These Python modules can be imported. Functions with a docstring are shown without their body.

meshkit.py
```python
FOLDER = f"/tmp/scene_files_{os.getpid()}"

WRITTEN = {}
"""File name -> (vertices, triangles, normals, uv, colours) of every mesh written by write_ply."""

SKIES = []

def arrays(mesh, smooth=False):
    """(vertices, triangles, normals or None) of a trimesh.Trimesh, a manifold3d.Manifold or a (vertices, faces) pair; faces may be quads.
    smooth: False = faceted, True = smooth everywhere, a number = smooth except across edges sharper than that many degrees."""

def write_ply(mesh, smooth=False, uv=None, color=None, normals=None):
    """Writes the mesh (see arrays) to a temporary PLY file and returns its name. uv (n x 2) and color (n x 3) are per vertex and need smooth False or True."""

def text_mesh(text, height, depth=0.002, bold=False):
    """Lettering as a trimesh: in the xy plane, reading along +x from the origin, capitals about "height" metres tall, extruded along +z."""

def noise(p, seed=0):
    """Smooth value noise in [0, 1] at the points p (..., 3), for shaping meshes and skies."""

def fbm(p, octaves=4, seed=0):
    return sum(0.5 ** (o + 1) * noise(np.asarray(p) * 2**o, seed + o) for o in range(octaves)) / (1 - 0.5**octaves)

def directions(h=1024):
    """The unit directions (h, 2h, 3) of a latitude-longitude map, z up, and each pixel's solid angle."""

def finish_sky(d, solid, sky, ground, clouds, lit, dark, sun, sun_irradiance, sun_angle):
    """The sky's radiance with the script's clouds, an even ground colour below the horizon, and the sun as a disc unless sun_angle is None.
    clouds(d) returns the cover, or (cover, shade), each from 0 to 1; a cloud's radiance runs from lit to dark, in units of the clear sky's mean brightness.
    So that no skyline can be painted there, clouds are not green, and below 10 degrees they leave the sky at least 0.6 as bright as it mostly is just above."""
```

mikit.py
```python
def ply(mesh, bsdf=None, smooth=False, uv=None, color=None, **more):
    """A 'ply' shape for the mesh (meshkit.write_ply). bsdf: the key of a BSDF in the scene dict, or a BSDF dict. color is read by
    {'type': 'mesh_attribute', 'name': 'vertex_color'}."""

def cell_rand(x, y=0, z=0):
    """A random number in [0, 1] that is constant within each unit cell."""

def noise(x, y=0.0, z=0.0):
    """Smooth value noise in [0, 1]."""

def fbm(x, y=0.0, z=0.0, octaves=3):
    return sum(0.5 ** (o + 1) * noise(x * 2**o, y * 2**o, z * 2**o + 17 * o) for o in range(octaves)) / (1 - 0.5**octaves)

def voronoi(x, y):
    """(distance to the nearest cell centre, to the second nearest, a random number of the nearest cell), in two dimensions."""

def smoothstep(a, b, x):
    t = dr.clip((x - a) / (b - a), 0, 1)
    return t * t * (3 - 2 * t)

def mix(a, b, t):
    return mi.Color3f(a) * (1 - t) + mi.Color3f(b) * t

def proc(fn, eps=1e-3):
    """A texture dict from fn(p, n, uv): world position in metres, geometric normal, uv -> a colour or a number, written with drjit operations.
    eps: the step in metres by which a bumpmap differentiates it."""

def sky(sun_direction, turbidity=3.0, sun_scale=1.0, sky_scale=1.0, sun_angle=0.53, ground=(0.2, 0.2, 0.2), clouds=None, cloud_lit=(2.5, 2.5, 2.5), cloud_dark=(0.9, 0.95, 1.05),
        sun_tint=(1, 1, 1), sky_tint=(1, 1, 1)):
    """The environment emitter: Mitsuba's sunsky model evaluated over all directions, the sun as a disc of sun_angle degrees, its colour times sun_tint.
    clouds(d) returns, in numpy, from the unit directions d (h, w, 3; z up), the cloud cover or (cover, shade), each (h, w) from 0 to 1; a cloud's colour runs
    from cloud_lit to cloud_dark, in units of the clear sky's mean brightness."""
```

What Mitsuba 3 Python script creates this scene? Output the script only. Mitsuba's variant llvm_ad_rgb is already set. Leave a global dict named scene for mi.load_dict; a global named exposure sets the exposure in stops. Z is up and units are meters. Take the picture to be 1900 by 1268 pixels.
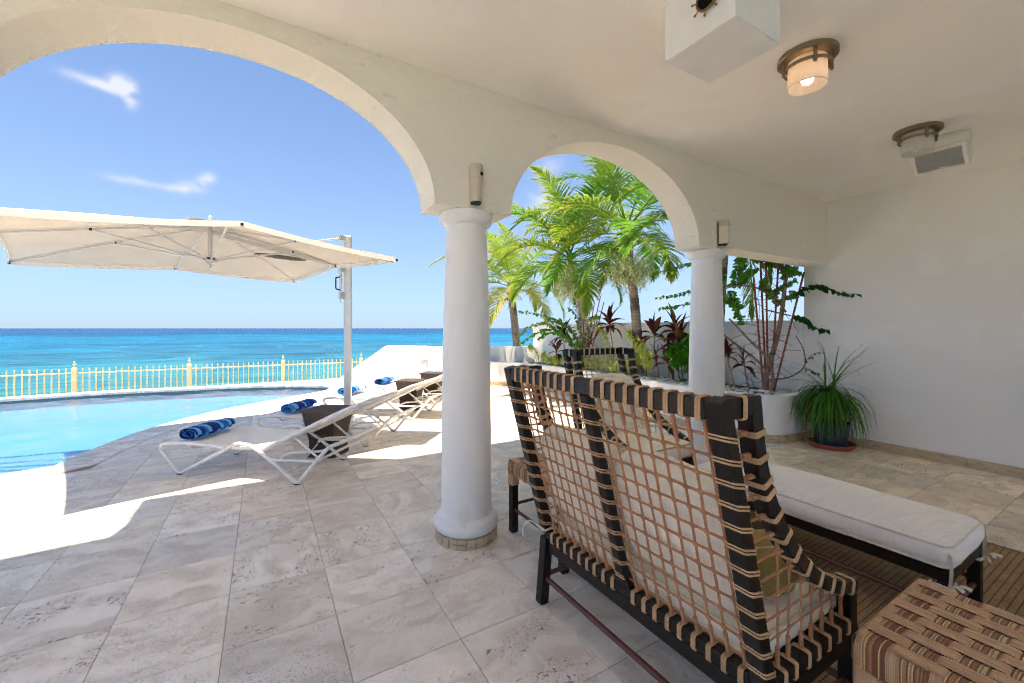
import math
import numpy as np
import trimesh
import shapely
from shapely.geometry import Polygon, Point, LineString, box as sbox
from shapely.ops import unary_union
import drjit as dr
import mitsuba as mi
import mikit
import meshkit
from mikit import noise, fbm, voronoi, cell_rand, smoothstep, mix

T = mi.ScalarTransform4f
PI = math.pi
scene, labels = {}, {}

# ------------------------------------------------------------------ camera, sky, exposure
# world: X along the arcade, Y out to the sea, z up; metres
EYE = (0.0, 0.0, 1.393)
YAW = math.atan2(461.0, 772.0)
FWD = np.array([math.sin(YAW), math.cos(YAW), 0.0])
scene['camera'] = {
    'type': 'perspective', 'fov': math.degrees(2 * math.atan(950.0 / 772.0)), 'fov_axis': 'x',
    'principal_point_offset_y': 0.0195, 'near_clip': 0.02, 'far_clip': 60000.0,
    'to_world': T().look_at(origin=list(EYE), target=[FWD[0], FWD[1], EYE[2]], up=[0, 0, 1]),
}
SUN = (-0.16, -0.12, 1.0)
exposure = 2.85


def _gauss(az, el, a0, e0, wa, we, tilt):
    x, y = az - a0, el - e0
    xr, yr = x * math.cos(tilt) + y * math.sin(tilt), -x * math.sin(tilt) + y * math.cos(tilt)
    return np.exp(-(xr / wa) ** 2 - (yr / we) ** 2)


def clouds(d):
    az = np.degrees(np.arctan2(d[..., 0], d[..., 1]))
    el = np.degrees(np.arcsin(np.clip(d[..., 2], -1, 1)))
    n = meshkit.fbm(d * np.array([14.0, 14.0, 22.0]) + 3.1, 5, 4)
    n2 = meshkit.fbm(d * np.array([45.0, 45.0, 60.0]) + 9.1, 4, 8)
    w = np.zeros(az.shape)
    for a0, e0, wa, we, tl, k in ((-14.4, 22.7, 2.2, 0.5, -0.03, 1.1), (-12.3, 22.95, 1.1, 0.9, 0.3, 1.7), (-11.7, 22.1, 0.55, 0.8, 0.0, 1.2), (-12.3, 14.7, 1.6, 0.45, 0.0, 1.0), (-9.0, 14.6, 2.6, 0.35, 0.0, 0.6),
                                  (-6.8, 15.0, 1.3, 0.65, 0.3, 1.0), (-5.4, 16.1, 0.9, 0.65, 0.5, 0.9), (35.2, 17.6, 2.6, 2.2, 0.5, 0.8), (36.4, 22.0, 2.5, 1.8, 0.3, 0.4),
                                  (50.5, 4.6, 4.0, 2.0, 0.0, 0.65), (43.0, 3.0, 6.0, 1.1, 0.0, 0.3), (57.3, 1.6, 0.8, 0.5, 0.0, 1.2)):
        w += k * _gauss(az, el, a0, e0, wa, we, tl)
    cover = np.clip(w * (0.10 + 2.3 * np.clip(n - 0.30, 0, 1) + 1.6 * (n2 - 0.5)), 0, 1) ** 1.3 * 0.68
    far = np.clip(meshkit.fbm(d * np.array([5.0, 5.0, 16.0]) + 40.0, 5, 2) - 0.62, 0, 1) * 1.6 * np.clip((el - 3) / 10, 0, 1) * (np.abs(az - 18) > 50)
    veil = 0.10 * np.clip(el / 12, 0, 1)
    low = 0.5 * np.exp(-np.clip(el, 0, 90) / 9.0)
    total = np.clip(cover + far + veil + low, 0, 0.9)
    return total, np.clip((0.25 * n * (cover + far + veil) + 1.0 * low) / np.maximum(cover + far + veil + low, 1e-3), 0, 1)


scene['sky'] = mikit.sky(SUN, turbidity=2.6, sun_scale=1.0, sky_scale=0.60, ground=(0.2, 0.30, 0.40), clouds=clouds,
                         cloud_lit=(2.1, 2.1, 2.15), cloud_dark=(1.3, 1.4, 1.55), sun_tint=(1.0, 0.97, 0.92), sky_tint=(0.94, 1.02, 1.13))

# ------------------------------------------------------------------ mesh helpers
RNG = np.random.default_rng(7)


def V(*a):
    return np.array(a, float)


def unit(v):
    v = np.asarray(v, float)
    return v / max(np.linalg.norm(v), 1e-12)


def mesh(v, f):
    f = np.asarray(f, int)
    if f.ndim == 2 and f.shape[1] == 4:
        f = np.vstack([f[:, [0, 1, 2]], f[:, [0, 2, 3]]])
    return trimesh.Trimesh(np.asarray(v, float), f, process=False)


def cat(ms):
    ms = [m for m in ms if m is not None and len(m.faces)]
    vs, fs, k = [], [], 0
    for m in ms:
        vs.append(np.asarray(m.vertices))
        fs.append(np.asarray(m.faces) + k)
        k += len(m.vertices)
    return trimesh.Trimesh(np.vstack(vs), np.vstack(fs), process=False)


def catuv(pairs):
    """[(mesh, uv)] -> (mesh, uv)"""
    return cat([p[0] for p in pairs]), np.vstack([p[1] for p in pairs])


def moved(m, t=(0, 0, 0), rz=0.0, M=None):
    v = np.asarray(m.vertices)
    if M is not None:
        v = v @ np.asarray(M)[:3, :3].T
    if rz:
        c, s = math.cos(rz), math.sin(rz)
        v = v @ np.array([[c, -s, 0], [s, c, 0], [0, 0, 1]]).T
    return trimesh.Trimesh(v + np.asarray(t, float), np.asarray(m.faces), process=False)


def bx(lo, hi, b=0.0):
    """axis-aligned box with chamfered edges"""
    lo, hi = np.asarray(lo, float), np.asarray(hi, float)
    c, h = (lo + hi) / 2, np.abs(hi - lo) / 2
    if b <= 0:
        m = trimesh.creation.box(extents=2 * h)
        return trimesh.Trimesh(np.asarray(m.vertices) + c, m.faces, process=False)
    b = min(b, 0.45 * h.min())
    pts = []
    for s in np.ndindex(2, 2, 2):
        s = np.array(s) * 2 - 1
        for k in range(3):
            q = h - b
            q = q.copy()
            q[k] = h[k]
            pts.append(c + s * q)
    m = trimesh.convex.convex_hull(np.array(pts))
    return trimesh.Trimesh(m.vertices, m.faces, process=False)


def beam(p0, p1, w, h, up=(0, 0, 1), b=0.003):
    """chamfered bar between two points: w across, h along 'up'"""
    p0, p1 = np.asarray(p0, float), np.asarray(p1, float)
    z = unit(p1 - p0)
    x = np.cross(np.asarray(up, float), z)
    x = unit(x) if np.linalg.norm(x) > 1e-6 else unit(np.cross([1, 0, 0], z))
    y = np.cross(z, x)
    L = np.linalg.norm(p1 - p0)
    m = bx((-w / 2, -h / 2, 0), (w / 2, h / 2, L), b)
    return trimesh.Trimesh(np.asarray(m.vertices) @ np.stack([x, y, z]) + p0, m.faces, process=False)


def frames(p):
    p = np.asarray(p, float)
    t = np.gradient(p, axis=0)
    t /= np.maximum(np.linalg.norm(t, axis=1, keepdims=True), 1e-12)
    u = np.zeros_like(p)
    a = np.array([0, 0, 1.0]) if abs(t[0, 2]) < 0.9 else np.array([1.0, 0, 0])
    u[0] = unit(np.cross(t[0], a))
    for i in range(1, len(p)):
        q = u[i - 1] - t[i] * (u[i - 1] @ t[i])
        u[i] = unit(q)
    return t, u, np.cross(t, u)


def tube(p, r, n=8, closed=False, cap=True, phase=0.0):
    p = np.asarray(p, float)
    if closed:
        p = np.vstack([p, p[:1]])
    r = np.asarray(r, float)
    if r.ndim and len(r) != len(p):
        r = np.interp(np.linspace(0, 1, len(p)), np.linspace(0, 1, len(r)), r)
    r = np.broadcast_to(r, (len(p),))
    t, u, w = frames(p)
    if closed:
        u[-1], w[-1] = u[0], w[0]
    a = np.arange(n) / n * 2 * PI + phase
    ring = p[:, None] + r[:, None, None] * (np.cos(a)[None, :, None] * u[:, None] + np.sin(a)[None, :, None] * w[:, None])
    v = ring.reshape(-1, 3)
    f = []
    m = len(p)
    i = np.arange(n)
    j = (i + 1) % n
    for k in range(m - 1):
        f.append(np.stack([k * n + i, k * n + j, (k + 1) * n + j, (k + 1) * n + i], 1))
    f = np.vstack(f)
    f = np.vstack([f[:, [0, 1, 2]], f[:, [0, 2, 3]]])
    if cap and not closed:
        v = np.vstack([v, p[:1], p[-1:]])
        c0, c1 = len(v) - 2, len(v) - 1
        f = np.vstack([f, np.stack([i * 0 + c0, j, i], 1), np.stack([i * 0 + c1, (m - 1) * n + i, (m - 1) * n + j], 1)])
    return trimesh.Trimesh(v, f, process=False)


def spline(pts, n=24):
    """Catmull-Rom through the points"""
    p = np.asarray(pts, float)
    p = np.vstack([2 * p[0] - p[1], p, 2 * p[-1] - p[-2]])
    out = []
    segs = len(p) - 3
    per = max(2, int(round(n / segs)))
    for i in range(segs):
        t = np.linspace(0, 1, per, endpoint=False)[:, None]
        a, b, c, d = p[i:i + 4]
        out.append(0.5 * (2 * b + (c - a) * t + (2 * a - 5 * b + 4 * c - d) * t ** 2 + (3 * b - a - 3 * c + d) * t ** 3))
    return np.vstack(out + [p[-2:-1]])


def fillet(pts, r, k=5):
    """polyline with rounded corners"""
    p = [np.asarray(q, float) for q in pts]
    out = [p[0]]
    for a, b, c in zip(p, p[1:], p[2:]):
        d0, d1 = unit(a - b), unit(c - b)
        q = min(r, 0.48 * np.linalg.norm(a - b), 0.48 * np.linalg.norm(c - b))
        s, e = b + d0 * q, b + d1 * q
        for t in np.linspace(0, 1, k):
            out.append((1 - t) ** 2 * s + 2 * t * (1 - t) * b + t * t * e)
    out.append(p[-1])
    return np.array(out)


def lathe(prof, n=32, a0=0.0, a1=2 * PI):
    prof = np.asarray(prof, float)
    full = abs(a1 - a0 - 2 * PI) < 1e-6
    a = np.linspace(a0, a1, n, endpoint=not full)
    v = np.stack([prof[:, None, 0] * np.cos(a), prof[:, None, 0] * np.sin(a), np.repeat(prof[:, 1:2], len(a), 1)], -1).reshape(-1, 3)
    m, k = len(prof), len(a)
    f = []
    for i in range(m - 1):
        for j in range(k if full else k - 1):
            q = (j + 1) % k
            f.append((i * k + j, i * k + q, (i + 1) * k + q, (i + 1) * k + j))
    return mesh(v, f)


def sweep(path, lat, w, prof_h):
    """rectangular bar along a path in a plane; lat = unit vector across the plane, w across, prof_h in the plane"""
    p = np.asarray(path, float)
    lat = np.asarray(lat, float)
    t = np.gradient(p, axis=0)
    t /= np.linalg.norm(t, axis=1, keepdims=True)
    nrm = np.cross(lat, t)
    c = 0.004
    a, b = w / 2, prof_h / 2
    sec = [(-a + c, -b), (a - c, -b), (a, -b + c), (a, b - c), (a - c, b), (-a + c, b), (-a, b - c), (-a, -b + c)]
    v = np.vstack([p[i] + np.array([x * lat + y * nrm[i] for x, y in sec]) for i in range(len(p))])
    n = 8
    f = []
    for k in range(len(p) - 1):
        for i in range(n):
            j = (i + 1) % n
            f += [(k * n + i, k * n + j, (k + 1) * n + j), (k * n + i, (k + 1) * n + j, (k + 1) * n + i)]
    for i in range(1, n - 1):
        f += [(0, i + 1, i), ((len(p) - 1) * n, (len(p) - 1) * n + i, (len(p) - 1) * n + i + 1)]
    m = trimesh.Trimesh(v, f, process=False)
    if m.volume < 0:
        m.invert()
    return m


def extrude(poly, z0, z1):
    m = trimesh.creation.extrude_polygon(poly, z1 - z0, engine='earcut')
    return trimesh.Trimesh(np.asarray(m.vertices) + [0, 0, z0], m.faces, process=False)


def rbox(size, r, n=10, crown=(0, 0, 0), wr=0.0, seed=0, freq=9.0):
    """soft rounded box centred at the origin: r corner radius, crown = bulge of the faces, wr = wrinkle depth"""
    a, b, c = np.asarray(size, float) / 2
    vs, fs, k = [], [], 0
    g = np.linspace(-1, 1, n + 1)
    g = np.sign(g) * (1 - (1 - np.abs(g)) ** 1.5)
    U, W = np.meshgrid(g, g, indexing='ij')
    idx = np.arange((n + 1) ** 2).reshape(n + 1, n + 1)
    q = np.stack([idx[:-1, :-1], idx[1:, :-1], idx[1:, 1:], idx[:-1, 1:]], -1).reshape(-1, 4)
    for ax in range(3):
        for s in (-1, 1):
            p = np.zeros((n + 1, n + 1, 3))
            p[..., ax] = s
            p[..., (ax + 1) % 3] = U
            p[..., (ax + 2) % 3] = W
            vs.append(p.reshape(-1, 3))
            fs.append((q if s > 0 else q[:, ::-1]) + k)
            k += (n + 1) ** 2
    v = np.vstack(vs) * [a, b, c]
    h = np.array([a, b, c]) - r
    core = np.clip(v, -h, h)
    d = v - core
    L = np.linalg.norm(d, axis=1, keepdims=True)
    v = core + np.where(L > 1e-9, d / np.maximum(L, 1e-9) * r, 0)
    x, y, z = v[:, 0] / a, v[:, 1] / b, v[:, 2] / c
    bul = np.stack([x * (1 - y ** 2) * (1 - z ** 2) * crown[0], y * (1 - x ** 2) * (1 - z ** 2) * crown[1], z * (1 - x ** 2) * (1 - y ** 2) * crown[2]], 1)
    v = v + bul
    if wr:
        nn = meshkit.fbm(v * freq + seed * 7.3, 3, seed) - 0.5
        v = v + unit_rows(v) * (nn * wr)[:, None]
    f = np.vstack(fs)
    m = trimesh.Trimesh(v, np.vstack([f[:, [0, 1, 2]], f[:, [0, 2, 3]]]), process=False)
    m.merge_vertices(digits_vertex=6)
    return m


def unit_rows(v):
    return v / np.maximum(np.linalg.norm(v, axis=1, keepdims=True), 1e-9)


def rect_loop(cx, cz, w, h, r=0.006, k=3):
    """closed rounded rectangle in 2-D"""
    pts = []
    for sx, sz, a in ((1, 1, 0), (-1, 1, PI / 2), (-1, -1, PI), (1, -1, 1.5 * PI)):
        for t in np.linspace(0, PI / 2, k):
            pts.append((cx + sx * (w / 2 - r) + r * math.cos(a + t), cz + sz * (h / 2 - r) + r * math.sin(a + t)))
    return np.array(pts)


def strip(path, side, width, uv0=0.0):
    """a flat ribbon: path (n,3), side (n,3) or (3,), width (n,) -> mesh and uv (u across, v along 0..1)"""
    p = np.asarray(path, float)
    s = np.broadcast_to(np.asarray(side, float), p.shape)
    w = np.broadcast_to(np.asarray(width, float), (len(p),))[:, None] / 2
    v = np.empty((2 * len(p), 3))
    v[0::2], v[1::2] = p - s * w, p + s * w
    k = np.arange(len(p) - 1) * 2
    f = np.vstack([np.stack([k, k + 1, k + 3], 1), np.stack([k, k + 3, k + 2], 1)])
    t = np.linspace(0, 1, len(p))
    uv = np.empty((2 * len(p), 2))
    uv[0::2, 0], uv[1::2, 0] = uv0, uv0 + 1
    uv[0::2, 1] = uv[1::2, 1] = t
    return trimesh.Trimesh(v, f, process=False), uv


# ------------------------------------------------------------------ scene bookkeeping
COUNT = {}


def numbered(name):
    k = COUNT.get(name, 0)
    COUNT[name] = k + 1
    return name if k == 0 else f'{name}_{k:03d}'


def ply(m, bsdf, smooth=False, uv=None, **more):
    return mikit.ply(m, 'm_' + bsdf, smooth, uv=uv, **more)


def put(key, m, bsdf, smooth=False, uv=None, **more):
    scene[key] = ply(m, bsdf, smooth, uv=uv, **more)
    return key


def thing(name, label, cat_, group=None):
    key = numbered(name)
    labels[key] = {'label': label, 'category': cat_}
    if group:
        labels[key]['group'] = group
    return key


def part(parent, name, m, bsdf, smooth=False, uv=None, label=None, kind=None, **more):
    key = numbered(parent + '__' + name)
    put(key, m, bsdf, smooth, uv, **more)
    if label or kind:
        labels[key] = {}
        if label:
            labels[key]['label'] = label
        if kind:
            labels[key]['kind'] = kind
    return key


def again(parent, name, ply, M):
    """another entry of an existing ply dict under a to_world"""
    key = numbered(parent + '__' + name)
    scene[key] = {**ply, 'to_world': T(M)}
    return key


def struct(name, m, bsdf, smooth=False, uv=None, label=None, **more):
    key = numbered(name)
    put(key, m, bsdf, smooth, uv, **more)
    labels[key] = {'kind': 'structure'}
    if label:
        labels[key]['label'] = label
    return key


def mat(t=(0, 0, 0), rz=0.0, s=1.0):
    c, q = math.cos(rz) * s, math.sin(rz) * s
    return np.array([[c, -q, 0, t[0]], [q, c, 0, t[1]], [0, 0, s, t[2]], [0, 0, 0, 1.0]])


def copy_thing(src, label, cat_, M, group=None):
    """every entry of thing src again under a new key with the matrix M in front"""
    base = src.rsplit('_', 1)[0] if src.rsplit('_', 1)[-1].isdigit() else src
    key = thing(base, label, cat_, group)
    for k in [k for k in scene if k == src or k.startswith(src + '__')]:
        d = dict(scene[k])
        m0 = np.array(d['to_world'].matrix, float) if 'to_world' in d else np.eye(4)
        d['to_world'] = T(M @ m0)
        scene[key + k[len(src):]] = d
        if k in labels and k != src:
            labels[key + k[len(src):]] = dict(labels[k])
    return key

# ------------------------------------------------------------------ materials
def col(c):
    return {'type': 'rgb', 'value': [float(x) for x in c]}


def principled(name, base, rough=0.5, spec=0.4, metal=0.0, bump=None, bump_scale=1.0, two=True, **more):
    b = {'type': 'principled', 'base_color': base if isinstance(base, dict) else col(base), 'roughness': rough, 'specular': spec, 'metallic': metal, **more}
    if bump is not None:
        b = {'type': 'bumpmap', 'arbitrary': bump, 'scale': bump_scale, 'bsdf': b}
    scene['m_' + name] = {'type': 'twosided', 'bsdf': b} if two else b


def plaster_col(p, n, uv):
    m = fbm(p.x * 1.3 + 5, p.y * 1.3, p.z * 1.3, 4)
    f = noise(p.x * 60, p.y * 60, p.z * 60)
    spot = smoothstep(0.83, 0.88, noise(p.x * 23, p.y * 23, p.z * 23)) * smoothstep(0.5, 0.75, noise(p.x * 2.1, p.y * 2.1, p.z * 2.1))
    c = mix((0.725, 0.68, 0.575), (0.77, 0.73, 0.635), m)
    c = c * (0.965 + 0.06 * f)
    return mix(c, (0.5, 0.44, 0.34), spot * 0.28)


def plaster_bump(p, n, uv):
    return fbm(p.x * 70, p.y * 70, p.z * 70, 3) * 0.0035 + noise(p.x * 9, p.y * 9, p.z * 9) * 0.0015


def smooth_col(p, n, uv):
    m = fbm(p.x * 0.9 + 2, p.y * 0.9, p.z * 0.9 + 8, 4)
    patch = smoothstep(0.56, 0.62, fbm(p.x * 2.3, p.y * 2.3 + 9, p.z * 2.3, 3))
    c = mix((0.79, 0.76, 0.695), (0.835, 0.81, 0.755), m)
    return mix(c, (0.86, 0.85, 0.82), patch * 0.35)


def smooth_bump(p, n, uv):
    return noise(p.x * 6, p.y * 6, p.z * 6) * 0.004 + fbm(p.x * 40, p.y * 40, p.z * 40, 2) * 0.0008


principled('plaster', mikit.proc(plaster_col), 0.85, 0.2, bump=mikit.proc(plaster_bump, 2e-3))
principled('smooth_plaster', mikit.proc(smooth_col), 0.8, 0.2, bump=mikit.proc(smooth_bump, 3e-3))


def white_wall_col(p, n, uv):
    m = fbm(p.x * 1.1, p.y * 1.1, p.z * 2.2, 4)
    run = smoothstep(0.58, 0.8, fbm((p.x + p.y) * 7, 0.0, p.z * 0.5, 3))
    c = mix((0.78, 0.775, 0.75), (0.85, 0.845, 0.83), m)
    return mix(c, (0.66, 0.63, 0.56), run * 0.22)


principled('white_wall', mikit.proc(white_wall_col), 0.8, 0.2, bump=mikit.proc(smooth_bump, 3e-3))


def column_col(p, n, uv):
    m = fbm(p.x * 3, p.y * 3, p.z * 1.2, 3)
    scuff = smoothstep(0.62, 0.72, fbm(p.x * 12, p.y * 12, p.z * 5 + 3, 3)) * smoothstep(0.5, 0.05, p.z)
    c = mix((0.73, 0.715, 0.68), (0.79, 0.775, 0.745), m)
    return mix(c, (0.55, 0.5, 0.4), scuff * 0.4)


principled('column_paint', mikit.proc(column_col), 0.5, 0.4, bump=mikit.proc(smooth_bump, 3e-3))


principled('box_paint', mikit.proc(lambda p, n, uv: mix((0.66, 0.655, 0.645), (0.74, 0.735, 0.725), fbm(p.x * 9, p.y * 9, p.z * 9, 4))), 0.75, 0.2, bump=mikit.proc(smooth_bump, 3e-3))


# travertine: uv is in metres and carries a per-tile offset (tens of metres) so that every tile has its own stone
def trav_parts(uv):
    tid = cell_rand(dr.floor(uv.x / 10), dr.floor(uv.y / 10), 5)
    tid2 = cell_rand(dr.floor(uv.x / 10), dr.floor(uv.y / 10), 9)
    w1 = fbm(uv.x * 5, uv.y * 5, 3.0, 3) - 0.5
    w2 = fbm(uv.x * 4.5, uv.y * 4.5, 8.0, 3) - 0.5
    wx, wy = uv.x + 0.17 * w1, uv.y + 0.20 * w2
    band = fbm(wx * 5.0, wy * 13.0, tid * 40, 5)
    blot = fbm(wx * 7.0 + 31, wy * 10.0, tid * 17, 4)
    zone = smoothstep(0.40, 0.60, fbm(wx * 6.0 + 11, wy * 14, tid2 * 23, 3))
    pore = smoothstep(0.68, 0.73, noise(uv.x * 170, uv.y * 230, tid * 9)) * zone * (0.45 + 0.55 * tid2)
    pore2 = smoothstep(0.77, 0.82, noise(uv.x * 75 + 5, uv.y * 110, tid * 31)) * smoothstep(0.35, 0.8, zone) * smoothstep(0.15, 0.6, tid)
    return tid, tid2, band, blot, dr.clip(pore * 0.8 + pore2, 0, 1)


def trav_col(p, n, uv):
    tid, tid2, band, blot, pore = trav_parts(uv)
    c = mix((0.66, 0.60, 0.52), (0.84, 0.79, 0.71), smoothstep(0.27, 0.66, band))
    c = mix(c, (0.60, 0.545, 0.48), smoothstep(0.54, 0.64, blot) * (0.2 + 0.5 * tid2))
    vein = smoothstep(0.03, 0.0, dr.abs(blot - 0.46)) * 0.5
    c = mix(c, (0.88, 0.85, 0.80), vein)
    line = smoothstep(0.012, 0.0, dr.abs(band - 0.44)) * 0.35 * smoothstep(0.4, 0.6, tid)
    c = mix(c, (0.42, 0.35, 0.30), line)
    c = c * (0.83 + 0.24 * tid) * (0.94 + 0.12 * noise(uv.x * 300, uv.y * 300, 1.0))
    warm = mix((1.03, 1.0, 0.955), (0.985, 1.0, 1.02), tid2)
    return mix(c * warm, (0.20, 0.14, 0.105), pore * 0.85)


def trav_bump(p, n, uv):
    pz = smoothstep(0.74, 0.80, noise(uv.x * 120, uv.y * 190, cell_rand(dr.floor(uv.x / 10), dr.floor(uv.y / 10), 5) * 9))
    return 0.0008 * fbm(uv.x * 30, uv.y * 60, 2.0, 2) - 0.0012 * pz


TRAV_R = mikit.proc(lambda p, n, uv: 0.34 + 0.25 * fbm(uv.x * 6, uv.y * 9, 4.0, 2))
TRAV_B = mikit.proc(trav_bump, 1.5e-3)
principled('travertine', mikit.proc(trav_col), TRAV_R, 0.35, bump=TRAV_B)
# right-hand pavers under the roof: warm light painted in as a honey tint
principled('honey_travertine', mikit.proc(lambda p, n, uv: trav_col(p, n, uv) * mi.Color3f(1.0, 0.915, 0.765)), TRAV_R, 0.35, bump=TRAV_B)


def base_col(p, n, uv):
    c = fbm(p.x * 9 + p.z * 3, p.y * 9, p.z * 26, 4)
    s = smoothstep(0.62, 0.72, fbm(p.x * 26, p.y * 26, p.z * 60, 3))
    k = mix((0.41, 0.30, 0.17), (0.62, 0.50, 0.335), c)
    return mix(k, (0.22, 0.15, 0.10), s * 0.7) * (0.9 + 0.2 * cell_rand(dr.floor(uv.x / 10), 2, 3))


principled('base_stone', mikit.proc(base_col), 0.55, 0.3)
principled('grout', (0.27, 0.23, 0.19), 0.9, 0.1)


# dark stained timber with faint grain
def wood_col(p, n, uv):
    g = fbm(p.x * 60 + p.z * 4, p.y * 60 + p.z * 3, p.z * 60 + p.y * 4, 3)
    return mix((0.004, 0.003, 0.0025), (0.014, 0.009, 0.007), g)


principled('dark_wood', mikit.proc(wood_col), 0.33, 0.3)
principled('red_rod', mikit.proc(lambda p, n, uv: mix((0.075, 0.022, 0.014), (0.13, 0.042, 0.028), fbm(p.x * 20, p.y * 20, p.z * 20, 3))), 0.35, 0.5)


def cord_col(p, n, uv):
    a = noise(p.x * 22, p.y * 22, p.z * 22)
    b = noise(p.x * 300, p.y * 300, p.z * 300)
    return mix((0.31, 0.135, 0.06), (0.47, 0.235, 0.115), a) * (0.85 + 0.3 * b)


principled('cord', mikit.proc(cord_col), 0.55, 0.35)
principled('wrap_cord', mikit.proc(lambda p, n, uv: mix((0.42, 0.24, 0.115), (0.56, 0.355, 0.19), noise(p.x * 15, p.y * 15, p.z * 15)) * (0.85 + 0.3 * noise(p.x * 260, p.y * 260, p.z * 260))), 0.5, 0.4)
principled('pale_cord', mikit.proc(lambda p, n, uv: mix((0.42, 0.33, 0.17), (0.55, 0.45, 0.26), noise(p.x * 15, p.y * 15, p.z * 15))), 0.5, 0.4)


def fabric(name, a, b, rough=0.9, sc=420.0, depth=0.0006):
    def c(p, n, uv):
        slub = fbm(p.x * 9, p.y * 160 + p.x * 30, p.z * 14, 2)
        w = noise(p.x * sc, p.y * sc, p.z * sc)
        return mix(a, b, slub) * (0.93 + 0.14 * w)

    def h(p, n, uv):
        return depth * (dr.sin(p.x * 2200) * dr.sin(p.y * 2200) * 0.4 + noise(p.x * 500, p.y * 160, p.z * 500)) + 0.004 * fbm(p.x * 14, p.y * 9, p.z * 14, 2)
    principled(name, mikit.proc(c), rough, 0.15, bump=mikit.proc(h, 1e-3), sheen=0.3)


fabric('cream_fabric', (0.72, 0.635, 0.48), (0.84, 0.77, 0.635))
fabric('white_fabric', (0.72, 0.665, 0.585), (0.84, 0.80, 0.735))
fabric('gold_fabric', (0.22, 0.145, 0.04), (0.34, 0.24, 0.08))
principled('piping', (0.62, 0.53, 0.38), 0.8, 0.2)
principled('gold_piping', (0.45, 0.36, 0.2), 0.8, 0.2)
principled('dark_piping', (0.34, 0.24, 0.09), 0.8, 0.2)


def rug_col(p, n, uv):
    gx = dr.abs(p.x / 0.024 - dr.floor(p.x / 0.024) - 0.5)
    gy = dr.abs(p.y / 0.030 - dr.floor(p.y / 0.030) - 0.5)
    th = smoothstep(0.37, 0.46, gx) * 0.85
    lo = smoothstep(0.36, 0.48, gy) * 0.9
    c = mix((0.27, 0.165, 0.08), (0.37, 0.24, 0.125), fbm(p.x * 9, p.y * 30, 1.0, 3)) * (0.75 + 0.5 * noise(p.x * 240, p.y * 90, 0.0))
    return mix(c, (0.055, 0.028, 0.018), dr.clip(th * 0.8 + lo * 0.9, 0, 1))


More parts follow.
